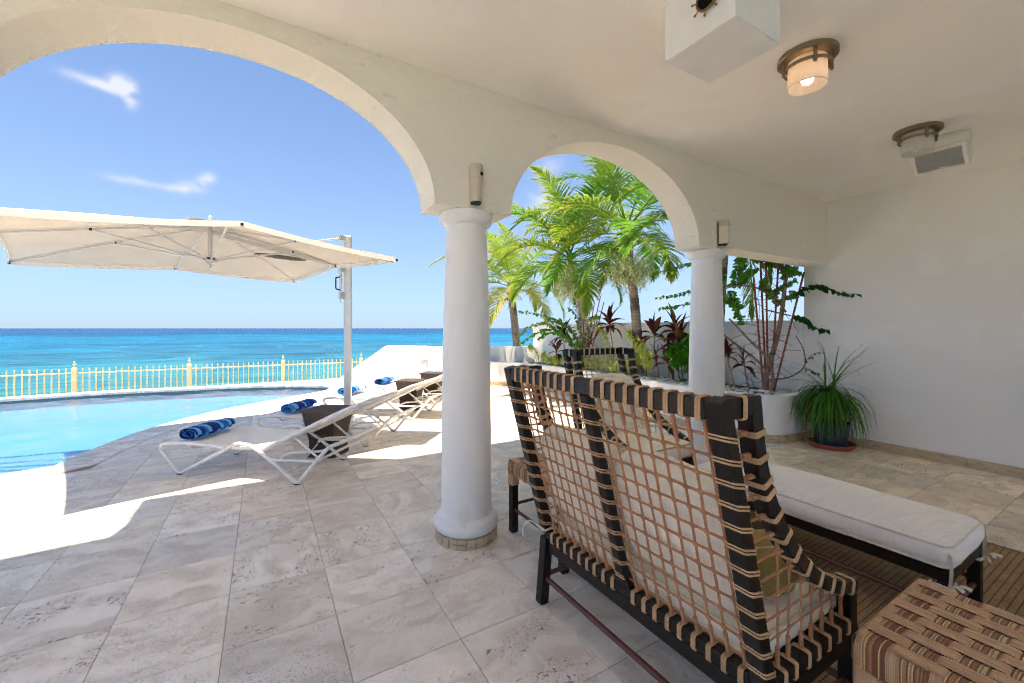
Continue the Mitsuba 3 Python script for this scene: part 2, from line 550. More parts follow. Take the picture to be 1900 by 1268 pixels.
def rug_bump(p, n, uv):
    return 0.0025 * dr.abs(dr.sin(p.x * (PI / 0.021))) * (0.6 + 0.4 * dr.abs(dr.sin(p.y * (PI / 0.0104))))


principled('rug', mikit.proc(rug_col), 0.85, 0.15, bump=mikit.proc(rug_bump, 1e-3))


# split-cane weave: uv.x counts cords across, uv.y runs along
def warp_col(p, n, uv):
    k = dr.floor(uv.x)
    r = cell_rand(k, 3, 1)
    e = dr.abs(uv.x - k - 0.5) * 2
    c = mix((0.47, 0.265, 0.14), (0.62, 0.375, 0.215), r)
    c = mix(c, (0.62, 0.42, 0.25), smoothstep(0.8, 1.0, cell_rand(k, 7, 2)) * 0.7)
    return c * (0.9 + 0.2 * noise(uv.x * 3, uv.y * 60, 0.0)) * (1.0 - 0.4 * smoothstep(0.6, 1.0, e))


def weft_col(p, n, uv):
    k = dr.floor(uv.x)
    r = cell_rand(k, 5, 4)
    e = dr.abs(uv.x - k - 0.5) * 2
    c = mix((0.22, 0.08, 0.045), (0.40, 0.20, 0.095), smoothstep(0.3, 0.5, r))
    c = mix(c, (0.62, 0.45, 0.22), smoothstep(0.68, 0.74, r))
    return c * (1.0 - 0.5 * smoothstep(0.6, 1.0, e)) * (0.9 + 0.2 * noise(uv.y * 50, uv.x, 0.0))


def apron_col(p, n, uv):
    k = dr.floor(uv.x)
    e = dr.abs(uv.x - k - 0.5) * 2
    c = mix((0.42, 0.22, 0.11), (0.60, 0.40, 0.22), cell_rand(k, 5, 4))
    c = mix(c, (0.25, 0.09, 0.05), smoothstep(0.84, 0.88, cell_rand(k, 6, 2)))
    return c * (1.0 - 0.55 * smoothstep(0.6, 1.0, e))


def cane_bump(p, n, uv):
    e = dr.abs(uv.x - dr.floor(uv.x) - 0.5) * 2
    return 0.0016 * dr.sqrt(dr.maximum(1.0 - e * e, 0.0))


principled('cane_warp', mikit.proc(warp_col), 0.42, 0.4, bump=mikit.proc(cane_bump, 3e-4))
principled('cane_apron', mikit.proc(apron_col), 0.42, 0.4, bump=mikit.proc(cane_bump, 3e-4))
principled('cane_weft', mikit.proc(weft_col), 0.42, 0.4, bump=mikit.proc(cane_bump, 3e-4))


# pool-side furniture
principled('white_enamel', mikit.proc(lambda p, n, uv: mix((0.74, 0.72, 0.685), (0.82, 0.81, 0.79), fbm(p.x * 6, p.y * 6, p.z * 6, 3))), 0.32, 0.5)
principled('worn_alloy', (0.52, 0.49, 0.44), 0.35, 0.5, metal=0.75)


def sling_col(p, n, uv):
    a = dr.sin(uv.x * 2 * PI) * dr.sin(uv.y * 2 * PI)
    return mix((0.66, 0.645, 0.635), (0.80, 0.79, 0.785), 0.5 + 0.5 * a)


principled('sling', mikit.proc(sling_col), 0.6, 0.3)


def wicker_col(p, n, uv):
    iv = dr.floor(uv.y)
    u = uv.x + 0.5 * (iv - 2 * dr.floor(iv / 2))
    e = dr.sqrt(dr.maximum(dr.square((u - dr.floor(u) - 0.5) * 2) * 0.6 + dr.square((uv.y - iv - 0.5) * 2), 0))
    c = mix((0.045, 0.03, 0.026), (0.085, 0.06, 0.052), cell_rand(dr.floor(u), iv, 2))
    return c * (1.15 - 0.85 * smoothstep(0.55, 1.05, e))


def wicker_bump(p, n, uv):
    iv = dr.floor(uv.y)
    u = uv.x + 0.5 * (iv - 2 * dr.floor(iv / 2))
    return 0.004 * (dr.abs(dr.sin(u * PI)) * 0.7 + dr.abs(dr.sin(uv.y * PI)))


principled('wicker', mikit.proc(wicker_col), 0.38, 0.5, bump=mikit.proc(wicker_bump, 1e-3))


def towel_fn(seed):
    def f(p, n, uv):
        x = uv.x * 24 + seed * 13.7
        k = dr.floor(x)
        r = cell_rand(k, seed, 4)
        w = cell_rand(dr.floor(x / 4), seed, 8)
        c = mix((0.007, 0.03, 0.20), (0.014, 0.11, 0.52), smoothstep(0.45, 0.5, r))
        c = mix(c, (0.15, 0.44, 0.77), smoothstep(0.70, 0.76, r))
        c = mix(c, (0.55, 0.63, 0.74), smoothstep(0.80, 0.82, w) * smoothstep(0.25, 0.3, r) * (0.0 if seed == 1 else 1.0))
        return c * (0.85 + 0.3 * noise(p.x * 400, p.y * 400, p.z * 400))
    return f


for s_ in range(4):
    principled(f'towel_{s_}', mikit.proc(towel_fn(s_ + 1)), 0.95, 0.1, sheen=0.5,
               bump=mikit.proc(lambda p, n, uv: 0.002 * noise(p.x * 260, p.y * 260, p.z * 260), 1e-3))

scene['m_canvas'] = {'type': 'twosided', 'bsdf': {'type': 'principled', 'base_color': mikit.proc(
    lambda p, n, uv: mix((0.70, 0.62, 0.50), (0.76, 0.69, 0.575), fbm(p.x * 3, p.y * 3, p.z * 3, 3))), 'roughness': 0.9, 'specular': 0.1}}
scene['m_canvas_thin'] = {'type': 'principledthin', 'base_color': mikit.proc(
    lambda p, n, uv: mix((0.52, 0.47, 0.395), (0.57, 0.52, 0.445), fbm(p.x * 3, p.y * 3, p.z * 3, 3)) * (0.97 + 0.06 * noise(p.x * 300, p.y * 300, p.z * 300))),
    'roughness': 0.9, 'diff_trans': 0.16, 'spec_trans': 0.0, 'eta': 1.3}
principled('white_canvas', (0.82, 0.80, 0.76), 0.9, 0.1)
principled('strap_grey', (0.17, 0.155, 0.14), 0.8, 0.2)
principled('alloy', (0.66, 0.66, 0.66), 0.34, 0.5, metal=0.85)
principled('alloy_paint', (0.60, 0.60, 0.595), 0.35, 0.5)
principled('black_plastic', (0.012, 0.012, 0.013), 0.4, 0.5)
principled('black_matte', (0.006, 0.005, 0.005), 0.9, 0.1)
principled('fence_paint', mikit.proc(lambda p, n, uv: mix((0.78, 0.62, 0.33), (0.84, 0.70, 0.42), fbm(p.x * 7, p.y * 7, p.z * 7, 3))), 0.45, 0.4)
principled('fence_wall', (0.62, 0.46, 0.21), 0.8, 0.2)
principled('brass', mikit.proc(lambda p, n, uv: mix((0.23, 0.17, 0.105), (0.33, 0.26, 0.17), fbm(p.x * 30, p.y * 30, p.z * 30, 3))), 0.38, 0.5, metal=0.75)
principled('old_brass', (0.20, 0.115, 0.05), 0.5, 0.5, metal=0.5)
scene['m_frosted'] = {'type': 'principledthin', 'base_color': mikit.proc(
    lambda p, n, uv: mix((0.72, 0.68, 0.6), (0.86, 0.83, 0.76), voronoi(uv.x, uv.y)[0])), 'roughness': 0.4, 'diff_trans': 1.1, 'spec_trans': 0.0, 'eta': 1.4}
principled('bulb_off', (0.75, 0.72, 0.66), 0.3, 0.5)
principled('speaker_white', (0.74, 0.70, 0.61), 0.45, 0.4)
principled('speaker_face', (0.80, 0.78, 0.74), 0.4, 0.4)
principled('grille', mikit.proc(lambda p, n, uv: mix((0.12, 0.12, 0.115), (0.36, 0.355, 0.335), smoothstep(0.25, 0.4, voronoi(uv.x, uv.y)[0]))), 0.5, 0.3)
principled('beige_plastic', (0.50, 0.445, 0.345), 0.4, 0.4)
principled('beige_pale', (0.66, 0.60, 0.47), 0.4, 0.4)
principled('wood_plaque', (0.10, 0.045, 0.02), 0.5, 0.4)


# pool and sea
def pool_col(p, n, uv):
    m = fbm(p.x * 0.7, p.y * 0.7, p.z, 3)
    return mix((0.048, 0.225, 0.48), (0.068, 0.27, 0.53), m)


principled('pool_plaster', mikit.proc(pool_col), 0.7, 0.2)


def mosaic_col(p, n, uv):
    s = 0.026
    k = cell_rand(uv.x / s, uv.y / s, 3)
    ex = dr.abs(uv.x / s - dr.floor(uv.x / s) - 0.5) * 2
    ey = dr.abs(uv.y / s - dr.floor(uv.y / s) - 0.5) * 2
    c = mix((0.02, 0.12, 0.15), (0.07, 0.30, 0.30), k)
    return mix(c, (0.25, 0.33, 0.31), smoothstep(0.8, 0.95, dr.maximum(ex, ey)))


principled('mosaic', mikit.proc(mosaic_col), 0.25, 0.5)
principled('step_mosaic', mikit.proc(lambda p, n, uv: mix((0.008, 0.03, 0.10), (0.03, 0.16, 0.30), cell_rand(uv.x / 0.03, uv.y / 0.03, 3))), 0.3, 0.4)
scene['m_pool_water_surface'] = {'type': 'thindielectric', 'int_ior': 1.19, 'ext_ior': 1.0}


def sea_col(p, n, uv):
    dist = dr.sqrt(p.x * p.x + p.y * p.y)
    w = fbm(p.x * 0.035 + 3, p.y * 0.012, 1.0, 4) - 0.5
    dd = dist * (1 + 0.5 * w)
    c = mix((0.135, 0.43, 0.42), (0.075, 0.37, 0.46), smoothstep(30, 55, dd))
    c = mix(c, (0.045, 0.295, 0.47), smoothstep(50, 95, dd))
    c = mix(c, (0.010, 0.27, 0.50), smoothstep(90, 160, dd))
    reef = smoothstep(0.52, 0.66, fbm(p.x * 0.055 + 9, p.y * 0.02, 5.0, 4)) * smoothstep(20, 60, dist) * smoothstep(260, 120, dist)
    c = mix(c, (0.03, 0.19, 0.36), reef * 0.55)
    c = mix(c, (0.006, 0.13, 0.34), smoothstep(230, 420, dd))
    c = mix(c, (0.008, 0.095, 0.27), smoothstep(500, 1500, dd))
    st = fbm(p.x * 0.22 + 2 * fbm(p.x * 0.05, p.y * 0.05, 1.0, 2), p.y * 0.75, 7.0, 4) - 0.5
    st2 = fbm(p.x * 0.03, p.y * 0.11, 4.0, 4) - 0.5
    c = c * (1.0 + 1.3 * st * smoothstep(900, 60, dist) + 0.9 * st2)  # streaks paint the light and dark of wave slopes into the colour
    foam = smoothstep(0.80, 0.86, noise(p.x * 0.30, p.y * 0.09, 2.0)) * smoothstep(0.62, 0.74, noise(p.x * 2.1, p.y * 0.7, 4.0))
    return mix(c, (0.55, 0.66, 0.68), foam * 0.28) * mi.Color3f(0.36, 0.47, 0.50)


def sea_bump(p, n, uv):
    far = dr.sqrt(p.x * p.x + p.y * p.y)
    fade = dr.clip(60 / dr.maximum(far, 60.0), 0, 1)
    a = fbm(p.x * 0.55 + 1.5 * noise(p.x * 0.2, p.y * 0.2, 0.0), p.y * 1.1, 3.0, 4) * 0.42
    b = fbm(p.x * 3.1, p.y * 5.5, 9.0, 2) * 0.045
    return (a * dr.clip(500 / dr.maximum(far, 500.0), 0, 1) + b * fade) * smoothstep(6000, 2500, far)


scene['m_sea'] = {'type': 'twosided', 'bsdf': {'type': 'bumpmap', 'arbitrary': mikit.proc(sea_bump, 0.06), 'scale': 1.0, 'bsdf': {
    'type': 'principled', 'base_color': mikit.proc(sea_col), 'roughness': 0.32, 'specular': 0.22}}}


# plants
def leafy(name, a, b, tip=None, trans=0.55, rough=0.45, tipw=0.55):
    def c(p, n, uv):
        k = mix(a, b, fbm(p.x * 4.3, p.y * 4.3, p.z * 4.3, 3))
        k = k * (0.8 + 0.4 * noise(p.x * 30, p.y * 30, p.z * 30))
        if tip is not None:
            k = mix(k, tip, smoothstep(tipw, 1.0, uv.y + 0.35 * (noise(p.x * 9, p.y * 9, p.z * 9) - 0.5)))
        return k
    scene['m_' + name] = {'type': 'principledthin', 'base_color': mikit.proc(c), 'roughness': rough, 'diff_trans': trans, 'spec_trans': 0.0, 'eta': 1.4}


leafy('frond_green', (0.09, 0.25, 0.026), (0.23, 0.46, 0.055), (0.45, 0.46, 0.11), 0.85, 0.4, 0.75)
leafy('frond_lime', (0.18, 0.35, 0.035), (0.42, 0.54, 0.08), (0.62, 0.50, 0.18), 0.9, 0.4, 0.6)
leafy('frond_gold', (0.36, 0.44, 0.06), (0.54, 0.50, 0.12), (0.62, 0.38, 0.12), 0.8, 0.5, 0.5)
leafy('vine_leaf', (0.06, 0.21, 0.022), (0.14, 0.35, 0.045), None, 0.6)
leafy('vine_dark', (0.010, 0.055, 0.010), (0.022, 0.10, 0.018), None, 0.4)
leafy('vine_bright', (0.09, 0.25, 0.03), (0.18, 0.36, 0.05), None, 0.8)
leafy('lime_leaf', (0.48, 0.58, 0.09), (0.74, 0.78, 0.26), None, 1.0)
leafy('fern_leaf', (0.045, 0.22, 0.012), (0.11, 0.36, 0.02), None, 0.7)
leafy('maroon_leaf', (0.055, 0.016, 0.016), (0.13, 0.035, 0.03), (0.16, 0.06, 0.045), 0.6)
leafy('bronze_leaf', (0.10, 0.055, 0.02), (0.20, 0.10, 0.04), (0.2, 0.05, 0.03), 0.6)
leafy('air_leaf', (0.62, 0.68, 0.40), (0.82, 0.84, 0.58), None, 1.0)
leafy('blade_leaf', (0.04, 0.13, 0.018), (0.11, 0.26, 0.035), (0.14, 0.22, 0.05), 0.5, 0.4, 0.85)
leafy('dry_leaf', (0.26, 0.13, 0.055), (0.42, 0.24, 0.11), None, 0.5, 0.8)


def bark_col(p, n, uv):
    ring = dr.abs(dr.sin(p.z * 52 + 2.5 * noise(p.x * 9, p.y * 9, p.z * 3)))
    m = fbm(p.x * 14, p.y * 14, p.z * 14, 3)
    c = mix((0.26, 0.195, 0.15), (0.44, 0.36, 0.30), m)
    c = c * (0.62 + 0.38 * smoothstep(0.05, 0.5, ring))
    dark = smoothstep(0.55, 0.66, fbm(p.x * 5, p.y * 5 + 7, p.z * 3.2, 3))
    return mix(c, (0.045, 0.036, 0.03), dark * 0.75)


principled('palm_bark', mikit.proc(bark_col), 0.85, 0.15, bump=mikit.proc(lambda p, n, uv: 0.01 * dr.abs(dr.sin(p.z * 52 + 2.5 * noise(p.x * 9, p.y * 9, p.z * 3))), 3e-3))
def pale_bark_col(p, n, uv):
    ring = dr.abs(dr.sin(p.z * 46 + 2.0 * noise(p.x * 9, p.y * 9, p.z * 3)))
    m = fbm(p.x * 12, p.y * 12, p.z * 12, 3)
    return mix((0.44, 0.375, 0.33), (0.62, 0.56, 0.51), m) * (0.72 + 0.28 * smoothstep(0.05, 0.5, ring))


principled('pale_bark', mikit.proc(pale_bark_col), 0.85, 0.15, bump=mikit.proc(lambda p, n, uv: 0.008 * dr.abs(dr.sin(p.z * 46 + 2.0 * noise(p.x * 9, p.y * 9, p.z * 3))), 3e-3))
principled('palm_fibre', mikit.proc(lambda p, n, uv: mix((0.20, 0.09, 0.035), (0.44, 0.25, 0.11), fbm(p.x * 20, p.y * 20, p.z * 8, 3))), 0.9, 0.1)
principled('palm_shaft', mikit.proc(lambda p, n, uv: mix((0.34, 0.36, 0.12), (0.52, 0.46, 0.16), fbm(p.x * 6, p.y * 6, p.z * 4, 3))), 0.5, 0.3)
principled('twig', mikit.proc(lambda p, n, uv: mix((0.17, 0.10, 0.075), (0.33, 0.235, 0.19), fbm(p.x * 15, p.y * 15, p.z * 15, 3))), 0.8, 0.15)
principled('thin_twig', (0.13, 0.055, 0.05), 0.8, 0.15)
principled('red_stake', mikit.proc(lambda p, n, uv: mix((0.19, 0.035, 0.02), (0.30, 0.07, 0.045), fbm(p.x * 18, p.y * 18, p.z * 18, 3))), 0.5, 0.3)
principled('soil', mikit.proc(lambda p, n, uv: mix((0.022, 0.019, 0.018), (0.085, 0.07, 0.058), fbm(p.x * 30, p.y * 30, p.z * 30, 4))), 0.95, 0.1)
principled('pebble', mikit.proc(lambda p, n, uv: mix((0.50, 0.46, 0.41), (0.78, 0.75, 0.70), fbm(p.x * 24, p.y * 24, p.z * 24, 3))), 0.7, 0.2)
principled('pot_blue', mikit.proc(lambda p, n, uv: mix((0.006, 0.014, 0.035), (0.015, 0.035, 0.075), fbm(p.x * 15, p.y * 15, p.z * 15, 3))), 0.18, 0.6, clearcoat=0.6)
principled('terracotta', mikit.proc(lambda p, n, uv: mix((0.28, 0.06, 0.035), (0.37, 0.10, 0.06), fbm(p.x * 15, p.y * 15, p.z * 15, 3))), 0.6, 0.3)
principled('tie_cloth', (0.66, 0.60, 0.49), 0.9, 0.1)

# ------------------------------------------------------------------ the setting: sea, terrace, pool
sea_v = [(-40000, 13.2, -3.0), (40000, 13.2, -3.0), (40000, 40000, -3.0), (-40000, 40000, -3.0)]
struct('sea', mesh([(-30000, -60, -3.0), (30000, -60, -3.0), (45000, 45000, -3.0), (-45000, 45000, -3.0)], [(0, 1, 2), (0, 2, 3)]), 'sea',
       label='open turquoise sea darkening to deep blue at the horizon')

near_edge = [(-1.8, 5.95), (-1.775, 6.12), (-1.657, 6.6), (-1.45, 7.30), (-1.061, 8.05), (-0.52, 8.72), (0.0, 9.16), (0.56, 9.60), (1.12, 10.02), (1.40, 10.42)]
far_edge = [(1.40, 10.42), (1.30, 10.85), (0.95, 11.25), (0.35, 11.62), (-0.6, 11.93), (-1.5, 12.05), (-2.6, 12.22), (-3.6, 12.22), (-4.8, 12.0), (-6.2, 11.3), (-7.2, 10.0), (-7.4, 8.4), (-6.6, 7.0), (-5.0, 6.15), (-3.4, 5.82)]
pool_pts = np.vstack([spline([(x, y, 0) for x, y in near_edge], 54)[:-1], spline([(x, y, 0) for x, y in far_edge], 84), [(-2.6, 5.80, 0), (-1.95, 5.91, 0)]])[:, :2]
pool_poly = Polygon(pool_pts).buffer(0)
pool_out = pool_poly.buffer(0.36, join_style=2, mitre_limit=2)
plant_front = [(6.03, 2.61), (5.80, 2.61), (5.52, 2.625), (5.34, 2.68), (5.235, 2.79), (5.19, 2.95), (5.15, 3.3), (5.13, 3.75), (5.17, 4.4), (5.21, 4.9), (5.29, 5.8), (5.36, 6.8), (5.37, 7.6), (5.28, 8.2), (5.08, 8.65), (4.75, 8.93), (4.35, 9.30), (3.95, 9.85), (3.72, 10.5)]
plant_curve = spline([(x, y, 0) for x, y in plant_front], 72)[:, :2]
PAR_R, PAR_L = np.array([5.83, 8.96]), np.array([2.845, 11.486])
par_dir = (PAR_L - PAR_R) / np.linalg.norm(PAR_L - PAR_R)
PAR_END = PAR_L + par_dir * 1.45
planter_poly = Polygon(list(map(tuple, plant_curve)) + [tuple(PAR_L - par_dir * 1.0), tuple(PAR_R), (6.03, 8.9)]).buffer(0)

terrace = Polygon([(-10, -5), (12, -5), (12, 9.0), (6.2, 9.0), tuple(PAR_R + [0.15, 0.2]), tuple(PAR_L + [0.15, 0.2]), tuple(PAR_END), (1.55, 12.4), (-1.5, 12.42), (-3.4, 12.6), (-5.2, 12.4), (-6.6, 11.8), (-10, 11.0)]).difference(pool_poly)
slab = [extrude(g, -3.4, -0.0035) for g in getattr(terrace, 'geoms', [terrace])]
struct('terrace', cat(slab), 'grout', label='terrace bed under the travertine paving')
struct('sea_wall', bx((-12, 12.3, -3.4), (3.4, 13.2, -0.34)), 'white_wall')
struct('beach', bx((-60, 8, -3.3), (60, 18, -2.93)), 'base_stone')

# travertine pavers, 457 mm, laid square to the arcade
TILE, TX, TY = 0.457, -0.153, 2.634
pave_area = Polygon([(-4.2, -2.4), (6.03, -2.4), (6.03, 8.9), tuple(PAR_R), tuple(PAR_L), tuple(PAR_END), (1.5, 12.4), (-0.5, 12.4), (-4.2, 12.4)])
pave_area = pave_area.difference(pool_out).difference(planter_poly.buffer(0.004))


def tile_mesh(pts, rnd, top=0.0, bevel=0.0018, th=0.012):
    """paver from a convex outline: top face, chamfer, sides; uv in metres with an offset of its own"""
    pts = np.asarray(pts, float)
    c = pts.mean(0)
    n = len(pts)
    inn = c + (pts - c) * (1 - bevel * 2 / np.maximum(np.linalg.norm(pts - c, axis=1, keepdims=True), 0.03))
    v = np.vstack([np.c_[inn, np.full(n, top)], np.c_[pts, np.full(n, top - bevel)], np.c_[pts, np.full(n, top - th)]])
    f = [(0, i, i + 1) for i in range(1, n - 1)]
    for k in (0, 1):
        for i in range(n):
            j = (i + 1) % n
            f += [(k * n + i, (k + 1) * n + i, (k + 1) * n + j), (k * n + i, (k + 1) * n + j, k * n + j)]
    a = rnd.integers(0, 4) * PI / 2 if rnd.random() < 0.36 else rnd.integers(0, 2) * PI
    r = np.array([[math.cos(a), -math.sin(a)], [math.sin(a), math.cos(a)]])
    uv = (v[:, :2] - c) @ r.T + rnd.integers(1, 90, 2) * 10 + 5 + (rnd.random(2) - 0.5) * 6
    return trimesh.Trimesh(v, f, process=False), uv


tiles = []
rt = np.random.default_rng(11)
for i in range(-12, 16):
    for j in range(-11, 24):
        x0, y0 = TX + i * TILE, TY + j * TILE
        q = sbox(x0 + 0.0015, y0 + 0.0015, x0 + TILE - 0.0015, y0 + TILE - 0.0015).intersection(pave_area)
        if q.is_empty or q.area < 0.002:
            continue
        for g in getattr(q, 'geoms', [q]):
            if g.area < 0.002 or g.geom_type != 'Polygon':
                continue
            g = shapely.geometry.polygon.orient(g.simplify(0.004), 1.0)
            c = np.array(g.centroid.coords[0])
            d = c[0] * FWD[0] + c[1] * FWD[1]
            lat = c[0] * FWD[1] - c[1] * FWD[0]
            tiles.append((d if (d > 0.3 and abs(lat) < 1.35 * d + 0.5) else 100 + abs(d), g))
tiles.sort(key=lambda t: t[0])
floor_key = 'travertine_paving'
rest = []
for k, (d, g) in enumerate(tiles):
    xy = np.array(g.exterior.coords)[:-1]
    if len(xy) <= 4 or g.convex_hull.area - g.area < 1e-4:
        m, uv = tile_mesh(xy, rt, top=rt.uniform(-0.0008, 0.0008))
    else:
        m = extrude(g, -0.012, rt.uniform(-0.0008, 0.0008))
        uv = np.asarray(m.vertices)[:, :2] - g.centroid.coords[0] + rt.integers(1, 90, 2) * 10 + 5
    if k < 300:
        c_ = g.centroid
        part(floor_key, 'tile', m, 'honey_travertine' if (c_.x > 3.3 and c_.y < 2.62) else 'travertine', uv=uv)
    else:
        rest.append((m, uv))
m, uv = catuv(rest)
part(floor_key, 'far_tiles', m, 'travertine', uv=uv, kind='stuff')
labels[floor_key] = {'kind': 'structure', 'label': 'square travertine paving stones of the terrace and loggia'}

# the pool
pool = thing('swimming_pool', 'curved swimming pool full of pale blue water beside the loungers', 'swimming pool')
ring = np.array(pool_poly.exterior.coords)[:-1]
if Polygon(ring).exterior.is_ccw is False:
    ring = ring[::-1]
arc = np.r_[0, np.cumsum(np.linalg.norm(np.diff(np.vstack([ring, ring[:1]]), axis=0), axis=1))]


def ring_wall(z0, z1, inset=0.0):
    p = np.vstack([ring, ring[:1]])
    v = np.vstack([np.c_[p, np.full(len(p), z0)], np.c_[p, np.full(len(p), z1)]])
    n = len(p)
    i = np.arange(n - 1)
    f = np.stack([i + 1, i, i + n, i + n + 1], 1)
    uv = np.vstack([np.c_[arc, np.full(n, z0)], np.c_[arc, np.full(n, z1)]])
    return mesh(v, f), uv


WATER = -0.08
m, uv = ring_wall(-0.26, -0.125)
part(pool, 'wall', m, 'pool_plaster', uv=uv)
m, uv = ring_wall(-0.125, -0.02)
part(pool, 'mosaic_band', m, 'mosaic', uv=uv, label='dark green mosaic band at the waterline')
part(pool, 'bottom', cat([extrude(g, -0.28, -0.24) for g in getattr(pool_poly, 'geoms', [pool_poly])]), 'pool_plaster')
for k, (c0, sl, z) in enumerate(((6.60, -0.43, -0.145), (6.84, -0.36, -0.165), (7.14, -0.27, -0.185), (7.60, -0.15, -0.21))):
    # each nosing is a shallow arc across the entry end of the pool
    arcx = np.linspace(-8.5, 0.5, 40)
    yy = c0 + sl * np.clip(arcx + 2.2, -3, 3) - 0.06 * (arcx + 2.2) ** 2
    reg = Polygon(list(zip(arcx, yy)) + [(0.5, 4), (-8.5, 4)]).intersection(pool_poly.buffer(-0.002))
    part(pool, 'step', cat([extrude(g, -0.24, z) for g in getattr(reg, 'geoms', [reg])]), 'pool_plaster')
    line = LineString(list(zip(arcx, yy - 0.035))).buffer(0.03, cap_style=2).intersection(reg)
    m = cat([extrude(g, z - 0.01, z + 0.004) for g in getattr(line, 'geoms', [line])])
    part(pool, 'step_trim', m, 'step_mosaic', uv=np.asarray(m.vertices)[:, :2])
# water: a gently rippled sheet clipped to the pool
gx, gy = np.meshgrid(np.arange(-7.6, 1.7, 0.065), np.arange(5.6, 12.5, 0.065))
pts = np.c_[gx.ravel(), gy.ravel()]
inside = shapely.contains_xy(pool_poly.buffer(-0.03), pts[:, 0], pts[:, 1])
pp = np.vstack([pts[inside], ring])
from scipy.spatial import Delaunay
tri = Delaunay(pp).simplices
cen = pp[tri].mean(1)
tri = tri[shapely.contains_xy(pool_poly, cen[:, 0], cen[:, 1])]
a, b, c = pp[tri[:, 0]], pp[tri[:, 1]], pp[tri[:, 2]]
cr = (b[:, 0] - a[:, 0]) * (c[:, 1] - a[:, 1]) - (b[:, 1] - a[:, 1]) * (c[:, 0] - a[:, 0])
tri[cr < 0] = tri[cr < 0][:, ::-1]
agit = np.exp(-(((pp[:, 0] + 2.6) / 1.5) ** 2 + ((pp[:, 1] - 8.6) / 1.9) ** 2))
rip = (meshkit.fbm(np.c_[pp * 3.2, pp[:, 0] * 0], 3, 3) - 0.5) * 0.03 + (meshkit.fbm(np.c_[pp * 7.0, pp[:, 0] * 0 + 5], 2, 6) - 0.5) * (0.006 + 0.016 * agit)
part(pool, 'water', mesh(np.c_[pp, WATER + rip], tri), 'pool_water_surface', smooth=True)

# coping stones round the pool, radial joints
step_n = int(round(arc[-1] / 0.46))
outer_line = pool_out.exterior
for k in range(step_n):
    s0, s1 = arc[-1] * k / step_n + 0.002, arc[-1] * (k + 1) / step_n - 0.002
    ss = np.linspace(s0, s1, 4)
    p = np.stack([np.interp(ss, arc, np.r_[ring[:, d], ring[0, d]]) for d in (0, 1)], 1)
    t = np.stack([np.interp(ss + 0.05, arc, np.r_[ring[:, d], ring[0, d]], period=arc[-1]) - np.interp(ss - 0.05, arc, np.r_[ring[:, d], ring[0, d]], period=arc[-1]) for d in (0, 1)], 1)
    t /= np.linalg.norm(t, axis=1, keepdims=True)
    nrm = np.c_[t[:, 1], -t[:, 0]]
    inn, out = p - nrm * 0.025, p + nrm * 0.352
    mid = p.mean(0)
    d = mid @ FWD[:2]
    if d < 0.5 or mid[0] < -5.2:
        continue
    q = shapely.geometry.polygon.orient(Polygon(np.vstack([inn, out[::-1]])).buffer(0), 1.0)
    if q.is_empty or q.geom_type != 'Polygon':
        continue
    m, uv = tile_mesh(np.array(q.exterior.coords)[:-1], rt, top=0.003, bevel=0.004, th=0.05)
    part(pool, 'coping_stone', m, 'travertine', uv=uv)

# ------------------------------------------------------------------ the house: arcade, ceiling, walls, roof
YI, YO, CEIL, SPR = 2.435, 2.70, 2.963, 2.16
arches = [(-0.097, 1.0, 0.705), (2.467, 1.022, 0.70)]
face = sbox(-1.68, SPR, 6.03, 3.95)
face = face.difference(sbox(3.75, SPR - 0.1, 6.04, SPR + 0.03))
for cx, a, b in arches:
    th = np.linspace(0, PI, 49)
    face = face.difference(Polygon(np.c_[cx + a * np.cos(th), SPR - 0.0 + b * np.sin(th)]).union(sbox(cx - a, SPR - 0.2, cx + a, SPR + 1e-4)))
m = extrude(face, 0, YO - YI)
v = np.asarray(m.vertices)
m = trimesh.Trimesh(np.c_[v[:, 0], YO - v[:, 2], v[:, 1]], m.faces, process=False)
arc_key = thing('arcade_wall', 'cream plastered arcade wall with wide arches facing the sea', 'wall')
put(arc_key, m, 'plaster', smooth=28)
ceil_key = thing('loggia_ceiling', 'smooth white plastered ceiling of the loggia', 'ceiling')
put(ceil_key, bx((-1.68, -2.4, CEIL), (6.23, YI - 0.002, CEIL + 0.2)), 'smooth_plaster')
side = thing('side_wall', 'tall white plastered wall behind the potted plant', 'wall')
part(side, 'wall_face', bx((6.03, -2.4, -0.3), (6.24, YO - 0.004, 3.95)), 'smooth_plaster')
garden = thing('garden_wall', 'white garden wall running behind the palms and shrubs', 'wall')
put(garden, bx((6.032, YO, -0.5), (6.24, 9.05, 1.497), 0.012), 'white_wall')
roof = thing('roof_terrace', 'flat roof slab shading the edge of the terrace', 'roof')
put(roof, extrude(Polygon([(-2.05, -2.65), (8.2, -2.65), (8.2, 3.93), (-1.47, 3.93), (-1.47, 3.46), (-1.52, 3.27), (-2.05, 3.24)]), 3.95, 4.15), 'plaster')

back = thing('house_wall', 'unseen white back wall of the loggia with an opening added to let light in', 'wall')
bm_ = sbox(-1.68, -0.3, 6.24, 3.95).difference(sbox(-1.4, -0.5, 3.6, 2.75))  # unseen opening, shaped to let sunlit terrace light into the loggia
bm_ = extrude(bm_, 0, 0.2)
bv_ = np.asarray(bm_.vertices)
put(back, trimesh.Trimesh(np.c_[bv_[:, 0], -2.4 - bv_[:, 2], bv_[:, 1]], bm_.faces, process=False), 'smooth_plaster')
# skirting of stone along the side wall
yy = [2.60, 2.149, 1.692, 1.240, 0.783, 0.326, -0.131, -0.588, -1.045, -1.502, -1.959, -2.39]
for k, (a, b) in enumerate(zip(yy, yy[1:])):
    m = bx((6.012, b + 0.0015, 0.001), (6.032, a - 0.0015, 0.099), 0.004)
    part(side, 'skirting_stone', m, 'base_stone', uv=np.full((len(m.vertices), 2), 10.0 * k + 5))


